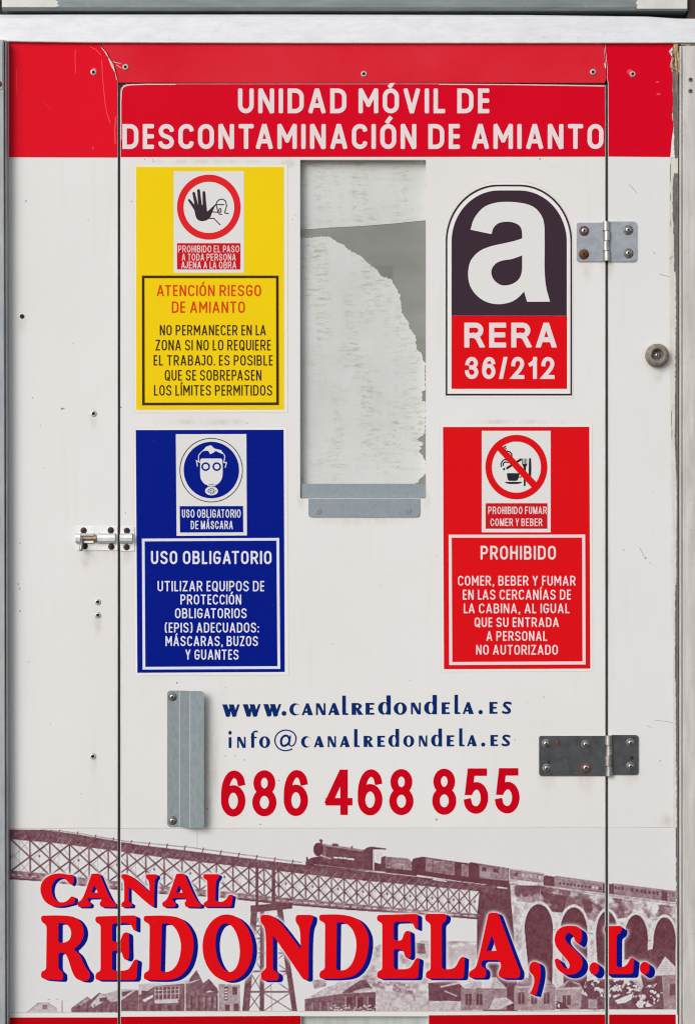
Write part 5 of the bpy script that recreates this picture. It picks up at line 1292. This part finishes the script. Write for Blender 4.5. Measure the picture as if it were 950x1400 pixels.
for P, w in (([(300, 500), (298, 465), (318, 430), (345, 415), (372, 428)], .75), ([(322, 488), (324, 462), (345, 445), (372, 450), (392, 452)], .8), ([(372, 318), (400, 325), (422, 348), (426, 378), (408, 388)], .85), ([(384, 342), (402, 356)], .6), ([(318, 280), (350, 264)], .9), ([(338, 298), (356, 286)], .7)):
    bl += stroke(B(P), w, False, 'butt')
s_.add(bl, [], D4)
s_.add([fillet(B([(366, 578), (514, 578), (510, 630), (484, 668), (386, 668), (372, 640)]), 1.2), fillet(B([(338, 680), (548, 680), (520, 706), (372, 706)]), 1)], [], D4)
s_.add([ell(650 + 522 / 8.636, 580 + 606 / 8.636, 2.4, 3.0, 18)], [ell(650 + 522 / 8.636, 580 + 606 / 8.636, 1.3, 1.9, 18), B([(366, 578), (512, 578), (508, 640), (366, 640)])], D4)
for u in (550, 566, 583, 600): s_.add([B([(u - 4, 405), (u + 4, 405), (u + 4, 470), (u - 4, 470)])], [], D4)
s_.add([fillet(B([(545, 468), (606, 468), (604, 485), (587, 505), (587, 728), (566, 734), (566, 505), (548, 485)]), .8), fillet(B([(628, 402), (650, 398), (656, 500), (652, 610), (650, 640), (632, 640), (622, 590)]), .6)], [], D4)
s_.build('cigarette_cup_cutlery_figure', M['picto_black'], pp)
s_ = Shape(); c5 = (705.4, 638.6)
s_.add([ell(*c5, 42.2, 44, 72)], [ell(c5[0], c5[1], 33.6, 35, 72)], D5)
s_.add([[(c5[0] - 28.6, c5[1] - 26), (c5[0] - 22.2, c5[1] - 31.6), (c5[0] + 29.2, c5[1] + 22.6), (c5[0] + 23, c5[1] + 30)]], [], D5 - .05)
s_.build('prohibition_ring', M['sign_red'], pp)
Shape().add([rect(663.5, 688, 747.8, 722.8)], [], D4).build('caption_field', M['caption_red'], pp)
lines([('PROHIBIDO FUMAR', 666.9, 746.9, 692.6, 702.8, 1.3), ('COMER Y BEBER', 670, 740.8, 708.8, 719.2, 1.3)], ROUND, D5, 'butt', .19, .29).build('caption_lettering', M['print_white'], pp)
# round topped asbestos sticker
def arch(x0, x1, yt, yb, rx, ry):
    P = [(x0 + rx - rx * math.cos(t), yt + ry - ry * math.sin(t)) for t in np.linspace(0, math.pi / 2, 22)]
    P += [(x1 - rx + rx * math.cos(t), yt + ry - ry * math.sin(t)) for t in np.linspace(math.pi / 2, 0, 22)]
    return P + [(x1, yb), (x0, yb)]
a_s = thing('asbestos_sign', 'round topped sticker with a large white letter on dark ground over a red field', 'sign', (695, 544), 'safety stickers on the door')
Shape().add([arch(607.6, 783, 248.4, 544.2, 76, 84)], [], D1 + .2, 0).build('sticker_edge', M['edge_dirt'], a_s)
Shape().add([arch(608, 782.6, 248.9, 543.8, 76, 84)], [], D1, 0).build('sticker_sheet', M['sheet_white'], a_s)
Shape().add([arch(608.9, 781.5, 252.5, 540.8, 72, 78)], [arch(611.2, 779.2, 254.9, 538.3, 70.2, 76.2)], D2).build('border_line', M['picto_dark'], a_s)
Shape().add([arch(617, 774.2, 260.4, 431.6, 65, 70)], [], D2).build('dark_field', M['aubergine'], a_s)
Shape().add([rect(617, 431.8, 774.6, 531.6)], [], D2).build('red_field', M['logo_red'], a_s)
Q5 = lambda P: [(600 + p[0] / 5, 245 + p[1] / 5) + tuple(p[2:]) for p in P]
s_ = Shape()
s_.add([catmull(Q5([(214, 346, 1), (240, 268), (300, 196), (375, 164), (470, 155), (578, 166), (650, 194), (698, 248), (717, 310), (720, 400), (720, 500), (720, 620), (730, 735), (757, 838, 1), (600, 838, 1), (580, 768, 1), (545, 805), (490, 840), (405, 855), (320, 838), (252, 790), (210, 725), (198, 645), (215, 560), (272, 495), (350, 460), (460, 435), (522, 420), (567, 405, 1), (565, 355), (548, 318), (508, 297), (455, 291), (402, 303), (370, 336), (358, 376, 1)]), 6)],
       [catmull(Q5([(567, 521, 1), (500, 545), (420, 560), (376, 588), (356, 632), (370, 682), (405, 715), (445, 727), (500, 716), (545, 682), (565, 625)]), 6)], D3)
s_.build('letter_figure', M['plate'], a_s)
s_ = Shape()
text(s_, 'RERA', ROUND, 634.4, 760, 441.2, 475.2, 6.9, D3, 'butt', .19)
text(s_, '36/212', ROUND, 635.4, 757.6, 488, 518.2, 5.4, D3, 'butt', .17)
s_.build('number_lettering', M['print_white'], a_s)
for o in list(scene.objects):
    if '_w' in o: del o['_w']
    if 'category' in o: o['kind'] = 'thing'
